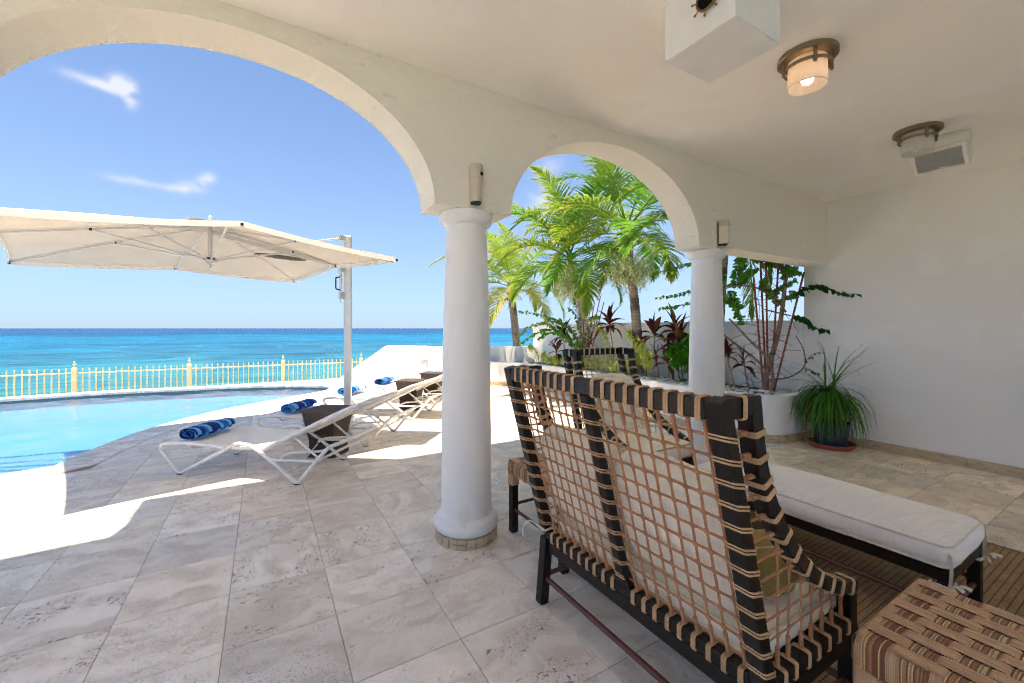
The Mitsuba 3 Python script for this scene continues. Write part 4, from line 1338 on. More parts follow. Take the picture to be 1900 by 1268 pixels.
def lounger_parts(t):
    """local axes: x from foot to head, y across, z up; origin under the near front foot"""
    rt = 0.0165
    for y, far in ((0.0, 0), (LW, 1)):
        part(t, 'front_leg', tube(fillet([(-0.16, y, 0.283), (-0.217, y, 0.268), (-0.205, y, 0.22), (-0.012, y, 0.018), (0.03, y, 0.018), (0.50, y, 0.262)], 0.045, 6), rt, 10), 'white_enamel', smooth=True)
        part(t, 'foot_pad', bx((-0.02, y - 0.015, 0.0), (0.03, y + 0.015, 0.012), 0.003), 'black_plastic')
        part(t, 'seat_rail', tube(spline([(-0.16, y, 0.283), (0.0, y, 0.297), (0.18, y, 0.298), (0.49, y, 0.287), (0.72, y, 0.288), (0.93, y, 0.294)], 24), 0.0175, 10), 'white_enamel', smooth=True)
        yo = y - 0.032 if not far else y + 0.032
        part(t, 'rear_leg', tube(fillet([(0.50, y, 0.262), (0.56, yo, 0.288), (0.66, yo, 0.340), (0.80, yo, 0.328), (1.03, yo, 0.198), (1.262, yo, 0.018), (1.30, yo, 0.018), (1.475, yo, 0.225), (1.60, yo, 0.352)], 0.07, 7), rt, 10), 'white_enamel', smooth=True)
        part(t, 'foot_pad', bx((1.255, yo - 0.015, 0.0), (1.305, yo + 0.015, 0.012), 0.003), 'black_plastic')
        part(t, 'side_bar', tube([(1.02, yo, 0.204), (1.465, yo, 0.218)], 0.013, 10), 'white_enamel', smooth=True)
        part(t, 'back_rail', tube(spline([(0.93, y, 0.294), (1.20, y, 0.418), (1.56, y, 0.592), (1.80, y, 0.700), (1.872, y, 0.728)], 22), 0.0185, 10), 'white_enamel', smooth=True)
        part(t, 'back_strut', tube([(1.215, y + (0.03 if not far else -0.03), 0.402), (1.47, y + (0.03 if not far else -0.03), 0.212)], 0.010, 8), 'white_enamel', smooth=True)
    part(t, 'cross_bar', tube(fillet([(1.60, -0.032, 0.352), (1.66, 0.02, 0.37), (1.66, LW - 0.02, 0.37), (1.60, LW + 0.032, 0.352)], 0.05, 6), rt, 10), 'white_enamel', smooth=True)
    part(t, 'cross_bar', tube(fillet([(0.06, 0.01, 0.29), (0.10, 0.05, 0.235), (0.10, LW - 0.05, 0.235), (0.06, LW - 0.01, 0.29)], 0.04, 5), 0.011, 8), 'white_enamel', smooth=True)
    part(t, 'cross_bar', tube([(0.50, 0.0, 0.258), (0.50, LW, 0.258)], 0.012, 8), 'white_enamel', smooth=True)
    part(t, 'cross_bar', tube([(1.47, 0.0, 0.215), (1.47, LW, 0.215)], 0.012, 8), 'white_enamel', smooth=True)
    part(t, 'prop_frame', tube(fillet([(1.05, 0.05, 0.20), (1.12, 0.06, 0.245), (1.47, 0.06, 0.28), (1.47, LW - 0.06, 0.28), (1.12, LW - 0.06, 0.245), (1.05, LW - 0.05, 0.20)], 0.05, 5), 0.011, 8), 'white_enamel', smooth=True)
    part(t, 'head_bar', tube(fillet([(1.872, 0.0, 0.728), (1.885, 0.03, 0.733), (1.885, LW - 0.03, 0.733), (1.872, LW, 0.728)], 0.03, 4), 0.0165, 8), 'white_enamel', smooth=True)
    part(t, 'foot_bar', tube(fillet([(-0.19, 0.0, 0.276), (-0.20, 0.03, 0.277), (-0.20, LW - 0.03, 0.277), (-0.19, LW, 0.276)], 0.03, 4), 0.0165, 8), 'white_enamel', smooth=True)

    def panel(prof, sag):
        p = spline([(x, 0, z) for x, z in prof], 26)
        ys = np.linspace(0.0, LW, 9)
        v, uv = [], []
        L = np.r_[0, np.cumsum(np.linalg.norm(np.diff(p, axis=0), axis=1))]
        for i in range(len(p)):
            for y in ys:
                q = y / LW
                v.append((p[i, 0], y, p[i, 2] + 0.014 - sag * 4 * q * (1 - q)))
                uv.append((y * 160, L[i] * 160))
        n = len(ys)
        f = [(i * n + j, (i + 1) * n + j, (i + 1) * n + j + 1, i * n + j + 1) for i in range(len(p) - 1) for j in range(n - 1)]
        m1 = mesh(v, f)
        if m1.face_normals[:, 2].mean() < 0:
            m1.invert()
        return m1, np.array(uv)
    m, uv = panel([(-0.195, 0.275), (-0.15, 0.285), (0.0, 0.297), (0.18, 0.298), (0.49, 0.287), (0.72, 0.288), (0.93, 0.294)], 0.012)
    part(t, 'seat_sling', m, 'sling', smooth=True, uv=uv, label='white woven mesh seat')
    m, uv = panel([(0.93, 0.294), (1.20, 0.418), (1.56, 0.592), (1.80, 0.700), (1.88, 0.729)], 0.014)
    part(t, 'back_sling', m, 'sling', smooth=True, uv=uv, label='white woven mesh back')


LA = math.atan2(-0.659, 0.752)
lspots = [((-0.688, 5.033), 'white mesh sun lounger nearest the arcade, dark blue striped towel on its foot end'),
          ((0.095, 5.962), 'second white sun lounger from the arcade, beside the dark wicker table'),
          ((0.981, 7.055), 'third white sun lounger from the arcade, behind the umbrella mast'),
          ((1.76, 7.985), 'white sun lounger farthest from the arcade, close to the parapet')]
l0 = thing('sun_lounger', lspots[0][1], 'sun lounger', 'sun loungers in a row by the pool')
lounger_parts(l0)
for k in [k for k in scene if k.startswith(l0 + '__')]:
    scene[k]['to_world'] = T(mat((*lspots[0][0], 0), LA))
for (x, y), lab in lspots[1:]:
    c, s = math.cos(LA), math.sin(LA)
    M = mat((x, y, 0), LA) @ np.linalg.inv(mat((*lspots[0][0], 0), LA))
    copy_thing(l0, lab, 'sun lounger', M, 'sun loungers in a row by the pool')
cord = thing('pull_cord', 'thin white cord lying on the paving under the nearest lounger', 'cord')
put(cord, tube(spline([(0.02, 4.42, 0.006), (0.15, 4.46, 0.012), (0.27, 4.55, 0.03), (0.40, 4.68, 0.12), (0.48, 4.72, 0.20)], 24), 0.006, 6), 'white_enamel', smooth=True)

# rolled towels on the foot ends
RTW = np.random.default_rng(21)


def towel(k, spot, label, L=0.46, xs=0.06, y0=0.08, turn=0.0, sc=1.0):
    w, h = 0.112 * sc, 0.064 * sc
    t = thing('rolled_towel', label, 'towel', 'rolled blue towels on the loungers')
    th = np.linspace(0, 2 * PI * 2.35, 92)
    r = np.linspace(1.0, 0.24, len(th))
    px = w * r * np.sign(np.cos(th)) * np.abs(np.cos(th)) ** 0.75
    pz = h * r * np.sign(np.sin(th)) * np.abs(np.sin(th)) ** 0.85
    cy = np.linspace(0, L, 15)
    v, uv = [], []
    outx = 0.0075
    for j, y in enumerate(cy):
        s = y / L
        fat = 1.0 + 0.05 * math.sin(5 * s + k) - 0.05 * abs(2 * s - 1) ** 4
        wob = (meshkit.noise(np.c_[px * 14 + 3 * k, pz * 14, np.full(len(px), y * 9 + k)], k) - 0.5) * 0.012
        for side in (0, 1):
            q = 1 - side * outx / np.maximum(np.hypot(px, pz), 0.02)
            for i in range(len(th)):
                v.append(((px[i] * q[i] + wob[i]) * fat, y + 0.012 * math.sin(th[i] * 0.5 + k) * (1 if j in (0, len(cy) - 1) else 0), (pz[i] * q[i]) * fat + wob[i] * 0.5))
                uv.append((y + 0.03 * math.sin(k + 2 * y), th[i] * 0.05))
    n = len(th)
    f = []
    row = 2 * n
    for j in range(len(cy) - 1):
        for i in range(n - 1):
            a, b = j * row + i, (j + 1) * row + i
            f.append((a, b, b + 1, a + 1))
            a, b = j * row + n + i, (j + 1) * row + n + i
            f.append((a, a + 1, b + 1, b))
    for j in (0, len(cy) - 1):
        for i in range(n - 1):
            a, b = j * row + i, j * row + n + i
            f.append((a, a + 1, b + 1, b) if j == 0 else (a, b, b + 1, a + 1))
    m = moved(mesh(v, f), (xs, y0, 0.306 + h), turn)
    scene[t] = ply(m, f'towel_{k}', True, uv=np.array(uv), to_world=T(mat((*spot, 0), LA)))


towel(0, lspots[0][0], 'rolled dark blue striped towel, nearest of the four, on the foot of the first lounger', 0.50, 0.05, 0.03, 0.10)
towel(1, lspots[1][0], 'rolled blue and white towel on the second lounger from the arcade', 0.47, 0.12, 0.10, 0.05)
towel(2, lspots[2][0], 'rolled blue towel partly hidden by the umbrella mast', 0.47, 0.06, 0.10, -0.02, 1.1)
towel(3, lspots[3][0], 'rolled blue and white towel on the farthest lounger', 0.44, 0.02, 0.16, 0.0)


# dark wicker side tables between the loungers
def wicker_table(x, y, label):
    t = thing('wicker_table', label, 'side table', 'dark wicker side tables')
    prof = [(0.168, 0.0), (0.165, 0.03), (0.150, 0.11), (0.152, 0.17), (0.170, 0.28), (0.192, 0.40), (0.205, 0.478), (0.206, 0.488)]
    v, uv, f = [], [], []
    seg = 8
    zz = 0.0
    for i, (h, z) in enumerate(prof):
        per = []
        for c0, c1 in (((-1, -1), (1, -1)), ((1, -1), (1, 1)), ((1, 1), (-1, 1)), ((-1, 1), (-1, -1))):
            for q in range(seg):
                s = q / seg
                per.append((c0[0] * (1 - s) + c1[0] * s, c0[1] * (1 - s) + c1[1] * s))
        per.append(per[0])
        for j, (a, b) in enumerate(per):
            r_ = max(abs(a), abs(b))
            rr = (abs(a) ** 9 + abs(b) ** 9) ** (1 / 9)
            v.append((a / rr * h, b / rr * h, z))
            uv.append((j / len(per) * 72, z * 95))
    n = 4 * seg + 1
    for i in range(len(prof) - 1):
        for j in range(n - 1):
            f.append((i * n + j, i * n + j + 1, (i + 1) * n + j + 1, (i + 1) * n + j))
    M = mat((x, y, 0), LA)
    part(t, 'body', mesh(v, f), 'wicker', smooth=40 if False else False, uv=np.array(uv), to_world=T(M))
    m = bx((-0.211, -0.211, 0.484), (0.211, 0.211, 0.503), 0.006)
    part(t, 'top', m, 'wicker', uv=np.asarray(m.vertices)[:, :2] * 85, to_world=T(M))
    return t


wicker_table(0.62, 5.02, 'dark brown wicker side table between the first and second loungers')
wicker_table(2.18, 7.06, 'dark brown wicker side table between the third and fourth loungers')
wicker_table(2.93, 8.02, 'dark brown wicker side table partly behind the nearest column, by the parapet')

# ------------------------------------------------------------------ furniture of the loggia
def lap(path, r=0.0030, n=6):
    return tube(path, r, n, closed=True)


def back_x(z):
    """back line of the frame in the side plane"""
    return -0.215 * (z - 0.36) / 0.82


ARM = [(-0.072, 1.180), (-0.062, 1.10), (-0.036, 0.99), (0.012, 0.885), (0.085, 0.775), (0.175, 0.675), (0.29, 0.585), (0.41, 0.522), (0.50, 0.490), (0.565, 0.478)]


def woven_seat(t, W, panels, M, cordm, wrapm, seed):
    """frame and cord grid; local x forward, y across, z up"""
    rn = np.random.default_rng(seed)
    kw = dict(to_world=T(M))
    th = 0.052

    def P(name, m, b='dark_wood', smooth=False, **k):
        return part(t, name, m, b, smooth, **kw, **k)
    arm = spline([(x, 0, z) for x, z in ARM], 30)
    for y0 in (0.0, W - th):
        yc = y0 + th / 2
        P('rear_post', beam((back_x(0.35), yc, 0.35), (back_x(1.205), yc, 1.205), th, 0.050, (1, 0, 0), 0.004))
        P('top_link', beam((back_x(1.18) + 0.027, yc, 1.178), (-0.048, yc, 1.178), th - 0.004, 0.054, b=0.004))
        P('arm', sweep(arm + [0, yc, 0], (0, 1, 0), th, 0.046), smooth=30)
        P('front_post', beam((0.545, yc, 0.47), (0.552, yc, 0.255), th - 0.006, 0.048, (1, 0, 0), 0.004))
        P('side_rail', beam((0.032, yc, 0.350), (0.522, yc, 0.350), 0.044, 0.044, b=0.004))
        P('side_beam', beam((0.03, yc, 0.290), (0.528, yc, 0.290), 0.036, 0.058, b=0.004))
        for x, d in ((-0.004, -0.03), (0.552, 0.016)):
            P('leg', beam((x, yc, 0.33), (x + d, yc, 0.0), 0.05, 0.050, (1, 0, 0), 0.004))
        P('stretcher', tube([(-0.02, yc, 0.135), (0.56, yc, 0.135)], 0.0115, 12), 'red_rod', smooth=True)
    P('top_rail', beam((back_x(1.178), th + 0.001, 1.176), (back_x(1.178), W - th - 0.001, 1.176), 0.044, 0.058, b=0.004))
    P('bottom_rail', beam((0.0, th + 0.001, 0.350), (0.0, W - th - 0.001, 0.350), 0.046, 0.044, b=0.004))
    P('rear_beam', beam((0.002, th + 0.001, 0.293), (0.002, W - th - 0.001, 0.293), 0.036, 0.060, b=0.004))
    P('front_rail', beam((0.548, th + 0.001, 0.350), (0.548, W - th - 0.001, 0.350), 0.042, 0.044, b=0.004))
    P('rear_stretcher', tube([(-0.018, 0.03, 0.125), (-0.018, W - 0.03, 0.125)], 0.0125, 12), 'red_rod', smooth=True, label='reddish brown rod between the rear legs')
    P('front_stretcher', tube([(0.555, 0.03, 0.125), (0.555, W - 0.03, 0.125)], 0.0125, 12), 'red_rod', smooth=True)
    for x in np.linspace(0.09, 0.5, 6):
        P('seat_slat', bx((x - 0.025, th, 0.362), (x + 0.025, W - th, 0.372)))
    ys = [th]
    mids = []
    if panels == 2:
        mids = [W / 2]
        P('middle_post', beam((back_x(0.372), W / 2, 0.372), (back_x(1.148), W / 2, 1.148), 0.042, 0.040, (1, 0, 0), 0.004))
        P('post_flare', trimesh.convex.convex_hull(np.array([[back_x(0.372) - 0.018, W / 2 - 0.042, 0.373], [back_x(0.372) + 0.018, W / 2 - 0.042, 0.373], [back_x(0.372) - 0.018, W / 2 + 0.042, 0.373], [back_x(0.372) + 0.018, W / 2 + 0.042, 0.373],
                                                           [back_x(0.43) - 0.019, W / 2 - 0.0212, 0.43], [back_x(0.43) + 0.019, W / 2 - 0.0212, 0.43], [back_x(0.43) - 0.019, W / 2 + 0.0212, 0.43], [back_x(0.43) + 0.019, W / 2 + 0.0212, 0.43]])))
    zs = np.linspace(1.098, 0.405, 12)
    spans = [(th, W / 2 - 0.021), (W / 2 + 0.021, W - th)] if panels == 2 else [(th, W - th)]
    ncord = 9
    # upright cords of the back
    for a, b in spans:
        for k in range(ncord):
            y = a + (b - a) * (k + 0.50) / (ncord + 0.35) + rn.uniform(-0.003, 0.003)
            zz = np.linspace(1.146, 0.373, 16)
            jy = np.cumsum(rn.normal(0, 0.0011, 16))
            jy -= np.linspace(jy[0], jy[-1], 16)
            path = np.c_[back_x(zz) + 0.002, y + jy, zz]
            ms = [tube(path + [0, o, 0], 0.0025, 6) for o in (-0.0026, 0.0026)]
            lt, lb = rn.uniform(0.05, 0.085) if k % 2 else rn.uniform(0.06, 0.12), rn.uniform(0.05, 0.085)
            for z0, z1 in ((1.147, 1.147 - lt), (0.373 + lb, 0.373)):
                q = np.linspace(z0, z1, 19)
                ms.append(tube(np.c_[back_x(q) + 0.002, np.interp(q, zz[::-1], path[::-1, 1]), q], 0.0068 + 0.0009 * np.cos(np.arange(19) * PI), 8))
            for z in zs:
                if 0.373 + lb < z < 1.147 - lt:
                    yy = np.interp(z, zz[::-1], path[::-1, 1])
                    ms.append(tube([(back_x(z) + 0.001, yy - 0.010, z - 0.003), (back_x(z) - 0.002, yy, z + 0.001), (back_x(z) + 0.001, yy + 0.010, z + 0.004)], [0.0042, 0.0062, 0.0042], 6))
            c = P('back_cord', cat(ms), cordm, smooth=50)
            wr = []
            for o in (-0.0058, 0.0, 0.0058):
                l2 = rect_loop(back_x(1.176), 1.176, 0.050, 0.064, 0.007)
                wr.append(lap(np.c_[l2[:, 0], np.full(len(l2), y - 0.004 + o), l2[:, 1]]))
            part(c, 'top_wrap', cat(wr), wrapm, smooth=50, **kw)
            wr = []
            for o in (-0.0058, 0.0, 0.0058):
                l2 = rect_loop(0.0, 0.350, 0.052, 0.050, 0.007)
                wr.append(lap(np.c_[l2[:, 0], np.full(len(l2), y + 0.002 + o), l2[:, 1]]))
            part(c, 'bottom_wrap', cat(wr), wrapm, smooth=50, **kw)
    # level cords of the back, lapped round the posts
    cpost = [(th / 2, th, 0.050), (W - th / 2, th, 0.050)] + [(m_, 0.042, 0.040) for m_ in mids]
    for z in zs:
        ms = []
        for a, b in spans:
            y = np.linspace(a - 0.004, b + 0.004, 20)
            dz = np.cumsum(rn.normal(0, 0.0009, 20))
            dz -= np.linspace(dz[0], dz[-1], 20)
            for o in (-0.0023, 0.0023):
                ms.append(tube(np.c_[back_x(z) + 0.004 + 0 * y, y, z + dz + o], 0.0022, 6))
        c = P('cross_cord', cat(ms), cordm, smooth=50)
        for yc, w, d in cpost:
            wr = []
            for o in (-0.0048, 0.0048):
                l2 = rect_loop(0, 0, d + 0.005, w + 0.005, 0.007)
                ln = np.c_[back_x(z) + l2[:, 0], yc + l2[:, 1], z + o - 0.26 * l2[:, 0] * 0.9]
                wr.append(lap(ln, 0.0031))
            part(c, 'post_wrap', cat(wr), wrapm, smooth=50, **kw)
    # sides: uprights from arm to rail, level cords from post to arm
    ax, az = arm[:, 0], arm[:, 2]
    for y0, s in ((0.0, 1), (W - th, -1)):
        yc = y0 + th / 2
        for x in np.linspace(0.075, 0.50, 7):
            zt = np.interp(x, ax, az) - 0.026
            zz = np.linspace(zt, 0.373, 10)
            xs = x + np.cumsum(rn.normal(0, 0.0012, 10))
            ms = [tube(np.c_[xs + o, 0 * zz + yc, zz], 0.0025, 6) for o in (-0.0026, 0.0026)]
            for z0, z1 in ((zt, zt - 0.03), (0.373 + rn.uniform(0.05, 0.07), 0.373)):
                q = np.linspace(z0, z1, 13)
                ms.append(tube(np.c_[np.interp(q, zz[::-1], xs[::-1]), 0 * q + yc, q], 0.0068 + 0.0009 * np.cos(np.arange(13) * PI), 8))
            for z in zs:
                if 0.44 < z < zt - 0.035:
                    xx = np.interp(z, zz[::-1], xs[::-1])
                    ms.append(tube([(xx - 0.01, yc, z - 0.003), (xx, yc - 0.002, z + 0.001), (xx + 0.01, yc, z + 0.004)], [0.0042, 0.0062, 0.0042], 6))
            c = P('side_cord', cat(ms), cordm, smooth=50)
            wr = []
            for o in (-0.0058, 0.0, 0.0058):
                l2 = rect_loop(0.0, 0.350, 0.050, 0.050, 0.007)
                wr.append(lap(np.c_[np.full(len(l2), xs[-1] + o), yc + l2[:, 0], l2[:, 1]]))
            part(c, 'bottom_wrap', cat(wr), wrapm, smooth=50, **kw)
        for z in zs[:-1]:
            k = np.argmin(np.abs(az - z)) if z > 0.52 else None
            xa = float(np.interp(-z, -az, ax)) - 0.024 if z > 0.50 else 0.52
            x = np.linspace(back_x(z) + 0.024, xa, 8)
            ms = [tube(np.c_[x, 0 * x + yc, z + o + 0.001 * rn.normal(0, 1, 8)], 0.0022, 6) for o in (-0.0023, 0.0023)]
            if z > 0.5:
                q = np.linspace(xa - 0.035, xa, 13)
                ms.append(tube(np.c_[q, 0 * q + yc, 0 * q + z], 0.0074 + 0.0009 * np.cos(np.arange(13) * PI), 8))
            c = P('side_cross_cord', cat(ms), cordm, smooth=50)
            if z > 0.5:
                i = int(np.argmin(np.abs(az - z)))
                tg = unit(arm[min(i + 1, len(arm) - 1)] - arm[max(i - 1, 0)])
                nr = np.cross((0, 1, 0), tg)
                wr = []
                for o in (-0.0060, 0.0, 0.0060):
                    l2 = rect_loop(0, 0, 0.051, th + 0.005, 0.007)
                    cpt = np.array([arm[i][0], yc, arm[i][2]]) + tg * o
                    wr.append(lap(cpt + l2[:, :1] * nr + l2[:, 1:] * np.array([0, 1.0, 0]), 0.0031))
                part(c, 'arm_wrap', cat(wr), wrapm, smooth=50, **kw)
        for x in (0.36, 0.44, 0.515):
            i = int(np.argmin(np.abs(ax - x)))
            tg = unit(arm[min(i + 1, len(arm) - 1)] - arm[max(i - 1, 0)])
            nr = np.cross((0, 1, 0), tg)
            wr = []
            for o in (-0.0060, 0.0, 0.0060):
                l2 = rect_loop(0, 0, 0.051, th + 0.005, 0.007)
                wr.append(lap(np.array([arm[i][0], yc, arm[i][2]]) + tg * o + l2[:, :1] * nr + l2[:, 1:] * np.array([0, 1.0, 0]), 0.0031))
            P('arm_band', cat(wr), wrapm, smooth=50)
        wr = []
        for o in (-0.0060, 0.0, 0.0060):
            l2 = rect_loop(0, 1.178, th + 0.006, 0.064, 0.008)
            wr.append(lap(np.c_[np.full(len(l2), -0.14 + o), yc + l2[:, 0], l2[:, 1]], 0.0031))
        P('link_band', cat(wr), wrapm, smooth=50)


def cushion(t, name, size, pos, rot, fab, pip, M, seed, r=0.045, crown=(0.01, 0.02, 0.03), wr=0.012, axis=2, lab=None):
    """a boxed cushion with piping round the two big faces; rot = 3x3"""
    m = rbox(size, r, 22, crown, wr, seed)
    R = np.asarray(rot, float)
    key = part(t, name, moved(m, pos, M=R), fab, smooth=True, to_world=T(M), label=lab)
    a, b, c = np.asarray(size) / 2
    dims = [a, b, c]
    ax = axis
    i, j = [k for k in range(3) if k != ax]
    for s in (-1, 1):
        l2 = rect_loop(0, 0, 2 * dims[i] - 0.012, 2 * dims[j] - 0.012, r * 0.9, 6)
        p = np.zeros((len(l2), 3))
        # refine straight runs so the cord follows the crowned surface
        l2 = np.vstack([np.linspace(l2[k], l2[(k + 1) % len(l2)], 6, endpoint=False) for k in range(len(l2))])
        p = np.zeros((len(l2), 3))
        p[:, i], p[:, j] = l2[:, 0], l2[:, 1]
        p[:, ax] = s * (dims[ax] - 0.30 * r)
        p += unit_rows(p * [1 if k != ax else 0 for k in range(3)]) * ((meshkit.fbm(p * 9 + seed, 2, seed) - 0.5) * wr)[:, None]
        part(key, 'piping', moved(tube(p, 0.0055, 6, closed=True), pos, M=R), pip, smooth=True, to_world=T(M))
    return key


def Ry(a):
    c, s = math.cos(a), math.sin(a)
    return np.array([[c, 0, s], [0, 1, 0], [-s, 0, c]])


def Rz(a):
    c, s = math.cos(a), math.sin(a)
    return np.array([[c, -s, 0], [s, c, 0], [0, 0, 1]])


LEAN = math.atan2(-0.215, 0.82)
settee = thing('woven_settee', 'dark wooden settee with woven cord back and cream cushions in the foreground', 'settee')
SM = mat((1.25, 0.64, 0))
SW = 1.125
woven_seat(settee, SW, 2, SM, 'cord', 'wrap_cord', 3)
cushion(settee, 'seat_cushion', (0.60, SW - 0.11, 0.090), (0.322, SW / 2, 0.410), np.eye(3), 'cream_fabric', 'piping', SM, 4, 0.05, (0.005, 0.005, 0.018))
for k, yc in enumerate((0.335, 0.825)):
    z = 0.70
    cushion(settee, 'back_cushion', (0.13, 0.475, 0.42), (back_x(z) + 0.118, yc, z), Ry(LEAN), 'cream_fabric', 'piping', SM, 9 + k, 0.055, (0.032, 0.012, 0.03), 0.03, axis=0)
pil = thing('gold_pillow', 'small mustard gold pillow leaning at the near arm of the settee', 'pillow')
key = cushion(pil, 'cover', (0.10, 0.23, 0.205), (0.285, 0.185, 0.552), Rz(1.15) @ Ry(-0.22), 'gold_fabric', 'gold_piping', SM, 15, 0.04, (0.05, 0.01, 0.01), 0.012, axis=0)
tie = thing('cushion_tie', 'cream cloth tie knotted round the far rear corner of the settee', 'cushion tie')
tp = np.array([1.235, 1.74, 0.40])
part(tie, 'band', tube(np.array([[1.205, 1.70, 0.382], [1.205, 1.775, 0.385], [1.275, 1.775, 0.388], [1.275, 1.70, 0.385]]), 0.007, 6, closed=True), 'tie_cloth', smooth=True)
part(tie, 'tail', tube(spline([(1.205, 1.772, 0.388), (1.175, 1.80, 0.40), (1.16, 1.825, 0.36), (1.165, 1.835, 0.31)], 14), [0.004] * 13 + [0.006] * 1 + [0.003] * (len(spline([(0, 0, 0), (1, 0, 0), (2, 0, 0), (3, 0, 0)], 14)) - 14), 6), 'tie_cloth', smooth=True)

chair = thing('woven_armchair', 'dark wooden armchair with woven cord back and cream cushions, beyond the settee', 'armchair')
CM = mat((2.275, 2.70, 0), -PI / 2)
woven_seat(chair, 0.70, 1, CM, 'pale_cord', 'pale_cord', 8)
cushion(chair, 'seat_cushion', (0.60, 0.59, 0.125), (0.322, 0.35, 0.438), np.eye(3), 'cream_fabric', 'dark_piping', CM, 24, 0.05, (0.005, 0.005, 0.018))
cushion(chair, 'back_cushion', (0.13, 0.50, 0.46), (back_x(0.74) + 0.13, 0.35, 0.735), Ry(LEAN), 'cream_fabric', 'piping', CM, 27, 0.055, (0.05, 0.015, 0.04), 0.03, axis=0)


# cane-topped side tables
def cane_table(x0, y0, w, l, z, label, group):
    t = thing('cane_table', label, 'side table', group)
    # strips run along Y, wefts along X
    nw = 10
    pitch = w / nw
    nf = int(round(l / 0.085))
    fp = l / nf
    up, dn = 0.0035, -0.0035
    for i in range(nw):
        xc = x0 + (i + 0.5) * pitch
        y = np.linspace(0.0, l, nf * 12 + 1)
        ph = (y / fp - 0.5 + (i % 2)) * PI
        h = np.where(True, np.clip(np.cos(ph) * 2.6 + 1.5, -1, 1), 0) * up
        wd = pitch * (0.94 - 0.16 * (h < 0))
        path = np.c_[np.full(len(y), xc), y0 + y, z + h]
        # wrap over both ends
        e0 = np.array([[xc, y0 - 0.012, z - 0.05], [xc, y0 - 0.011, z - 0.012], [xc, y0 - 0.006, z - 0.002]])
        e1 = np.array([[xc, y0 + l + 0.006, z - 0.002], [xc, y0 + l + 0.011, z - 0.012], [xc, y0 + l + 0.012, z - 0.05]])
        pth = np.vstack([e0, path, e1])
        wid = np.r_[np.full(3, pitch * 0.95), wd, np.full(3, pitch * 0.95)]
        m, uv = strip(pth, (1, 0, 0), wid)
        uv[:, 0] = uv[:, 0] * 9 + i * 9
        part(t, 'warp_strip', m, 'cane_warp', smooth=True, uv=uv)
    for j in range(nf):
        yc = y0 + (j + 0.5) * fp
        x = np.linspace(0.0, w, nw * 12 + 1)
        ii = np.floor(np.clip(x / pitch, 0, nw - 1e-6))
        ph = (x / pitch - 0.5 + (j % 2)) * PI
        # over where the strip is under: strip i is under weft j when cos(pi*(j + i%2)) < 0
        h = -np.clip(np.cos((x / pitch - 0.5) * PI + (j % 2) * PI) * 2.2 + 0.2, -1, 1) * up
        path = np.c_[x0 + x, np.full(len(x), yc), z + h]
        e0 = np.array([[x0 - 0.0135, yc, z - 0.085], [x0 - 0.0135, yc, z - 0.02], [x0 - 0.009, yc, z - 0.006]])
        e1 = np.array([[x0 + w + 0.009, yc, z - 0.006], [x0 + w + 0.0135, yc, z - 0.02], [x0 + w + 0.0135, yc, z - 0.085]])
        m, uv = strip(np.vstack([e0, path, e1]), (0, 1, 0), fp * 0.64)
        if m.face_normals[len(m.faces) // 2][2] < 0:
            m.invert()
        uv[:, 0] = uv[:, 0] * 15 + j * 19
        part(t, 'weft_band', m, 'cane_weft', smooth=True, uv=uv)
    h = 0.085

    def panel(a, b, nrm, cords, name):
        """bound apron: cords run up and down"""
        a, b = np.array(a, float), np.array(b, float)
        zz = [z + 0.0005, z - 0.02, z - h + 0.01, z - h]
        off = [-0.006, 0.011, 0.011, 0.006]
        n = int(cords * 2) + 1
        v, uv = [], []
        for q in range(n):
            s = q / (n - 1)
            for zk, o in zip(zz, off):
                p = a * (1 - s) + b * s
                v.append((p[0] + nrm[0] * o, p[1] + nrm[1] * o, zk))
                uv.append((s * cords, zk * 10))
        f = [(q * 4 + r_, (q + 1) * 4 + r_, (q + 1) * 4 + r_ + 1, q * 4 + r_ + 1) for q in range(n - 1) for r_ in range(3)]
        m = mesh(v, f)
        if m.face_normals[3 if len(m.face_normals) > 3 else 0] @ np.array([nrm[0], nrm[1], 0]) < 0:
            m.invert()
        part(t, name, m, 'cane_apron', smooth=True, uv=np.array(uv))
    x1, y1 = x0 + w, y0 + l
    panel((x0, y0), (x0, y1), (-1, 0), l / 0.0047, 'apron')
    panel((x1, y0), (x1, y1), (1, 0), l / 0.0047, 'apron')
    panel((x0, y0), (x1, y0), (0, -1), w / 0.0047, 'apron')
    panel((x0, y1), (x1, y1), (0, 1), w / 0.0047, 'apron')
    part(t, 'core', bx((x0 + 0.003, y0 + 0.003, z - h - 0.001), (x1 - 0.003, y1 - 0.003, z - 0.008)), 'dark_wood')
    for px, py in ((x0 + 0.022, y0 + 0.022), (x1 - 0.022, y0 + 0.022), (x0 + 0.022, y1 - 0.022), (x1 - 0.022, y1 - 0.022)):
        L = part(t, 'leg', bx((px - 0.024, py - 0.024, 0.0), (px + 0.024, py + 0.024, z - h - 0.002), 0.003), 'dark_wood')
        # cord binding at the head of the leg
        rr = rect_loop(0, 0, 0.062, 0.062, 0.014, 4)
        k = 20
        v, uv = [], []
        zz = np.linspace(z - h - 0.078, z - 0.022, 2 * k + 1)
        for q, zk in enumerate(zz):
            o = 1.0 + 0.03 * math.cos(q * PI)
            for a_ in rr:
                v.append((px + a_[0] * o, py + a_[1] * o, zk))
                uv.append((q / 2.0, 0.3))
        n = len(rr)
        f = [(q * n + i, q * n + (i + 1) % n, (q + 1) * n + (i + 1) % n, (q + 1) * n + i) for q in range(2 * k) for i in range(n)]
        part(L, 'cord_binding', mesh(v, f), 'cane_warp', smooth=True, uv=np.array(uv))
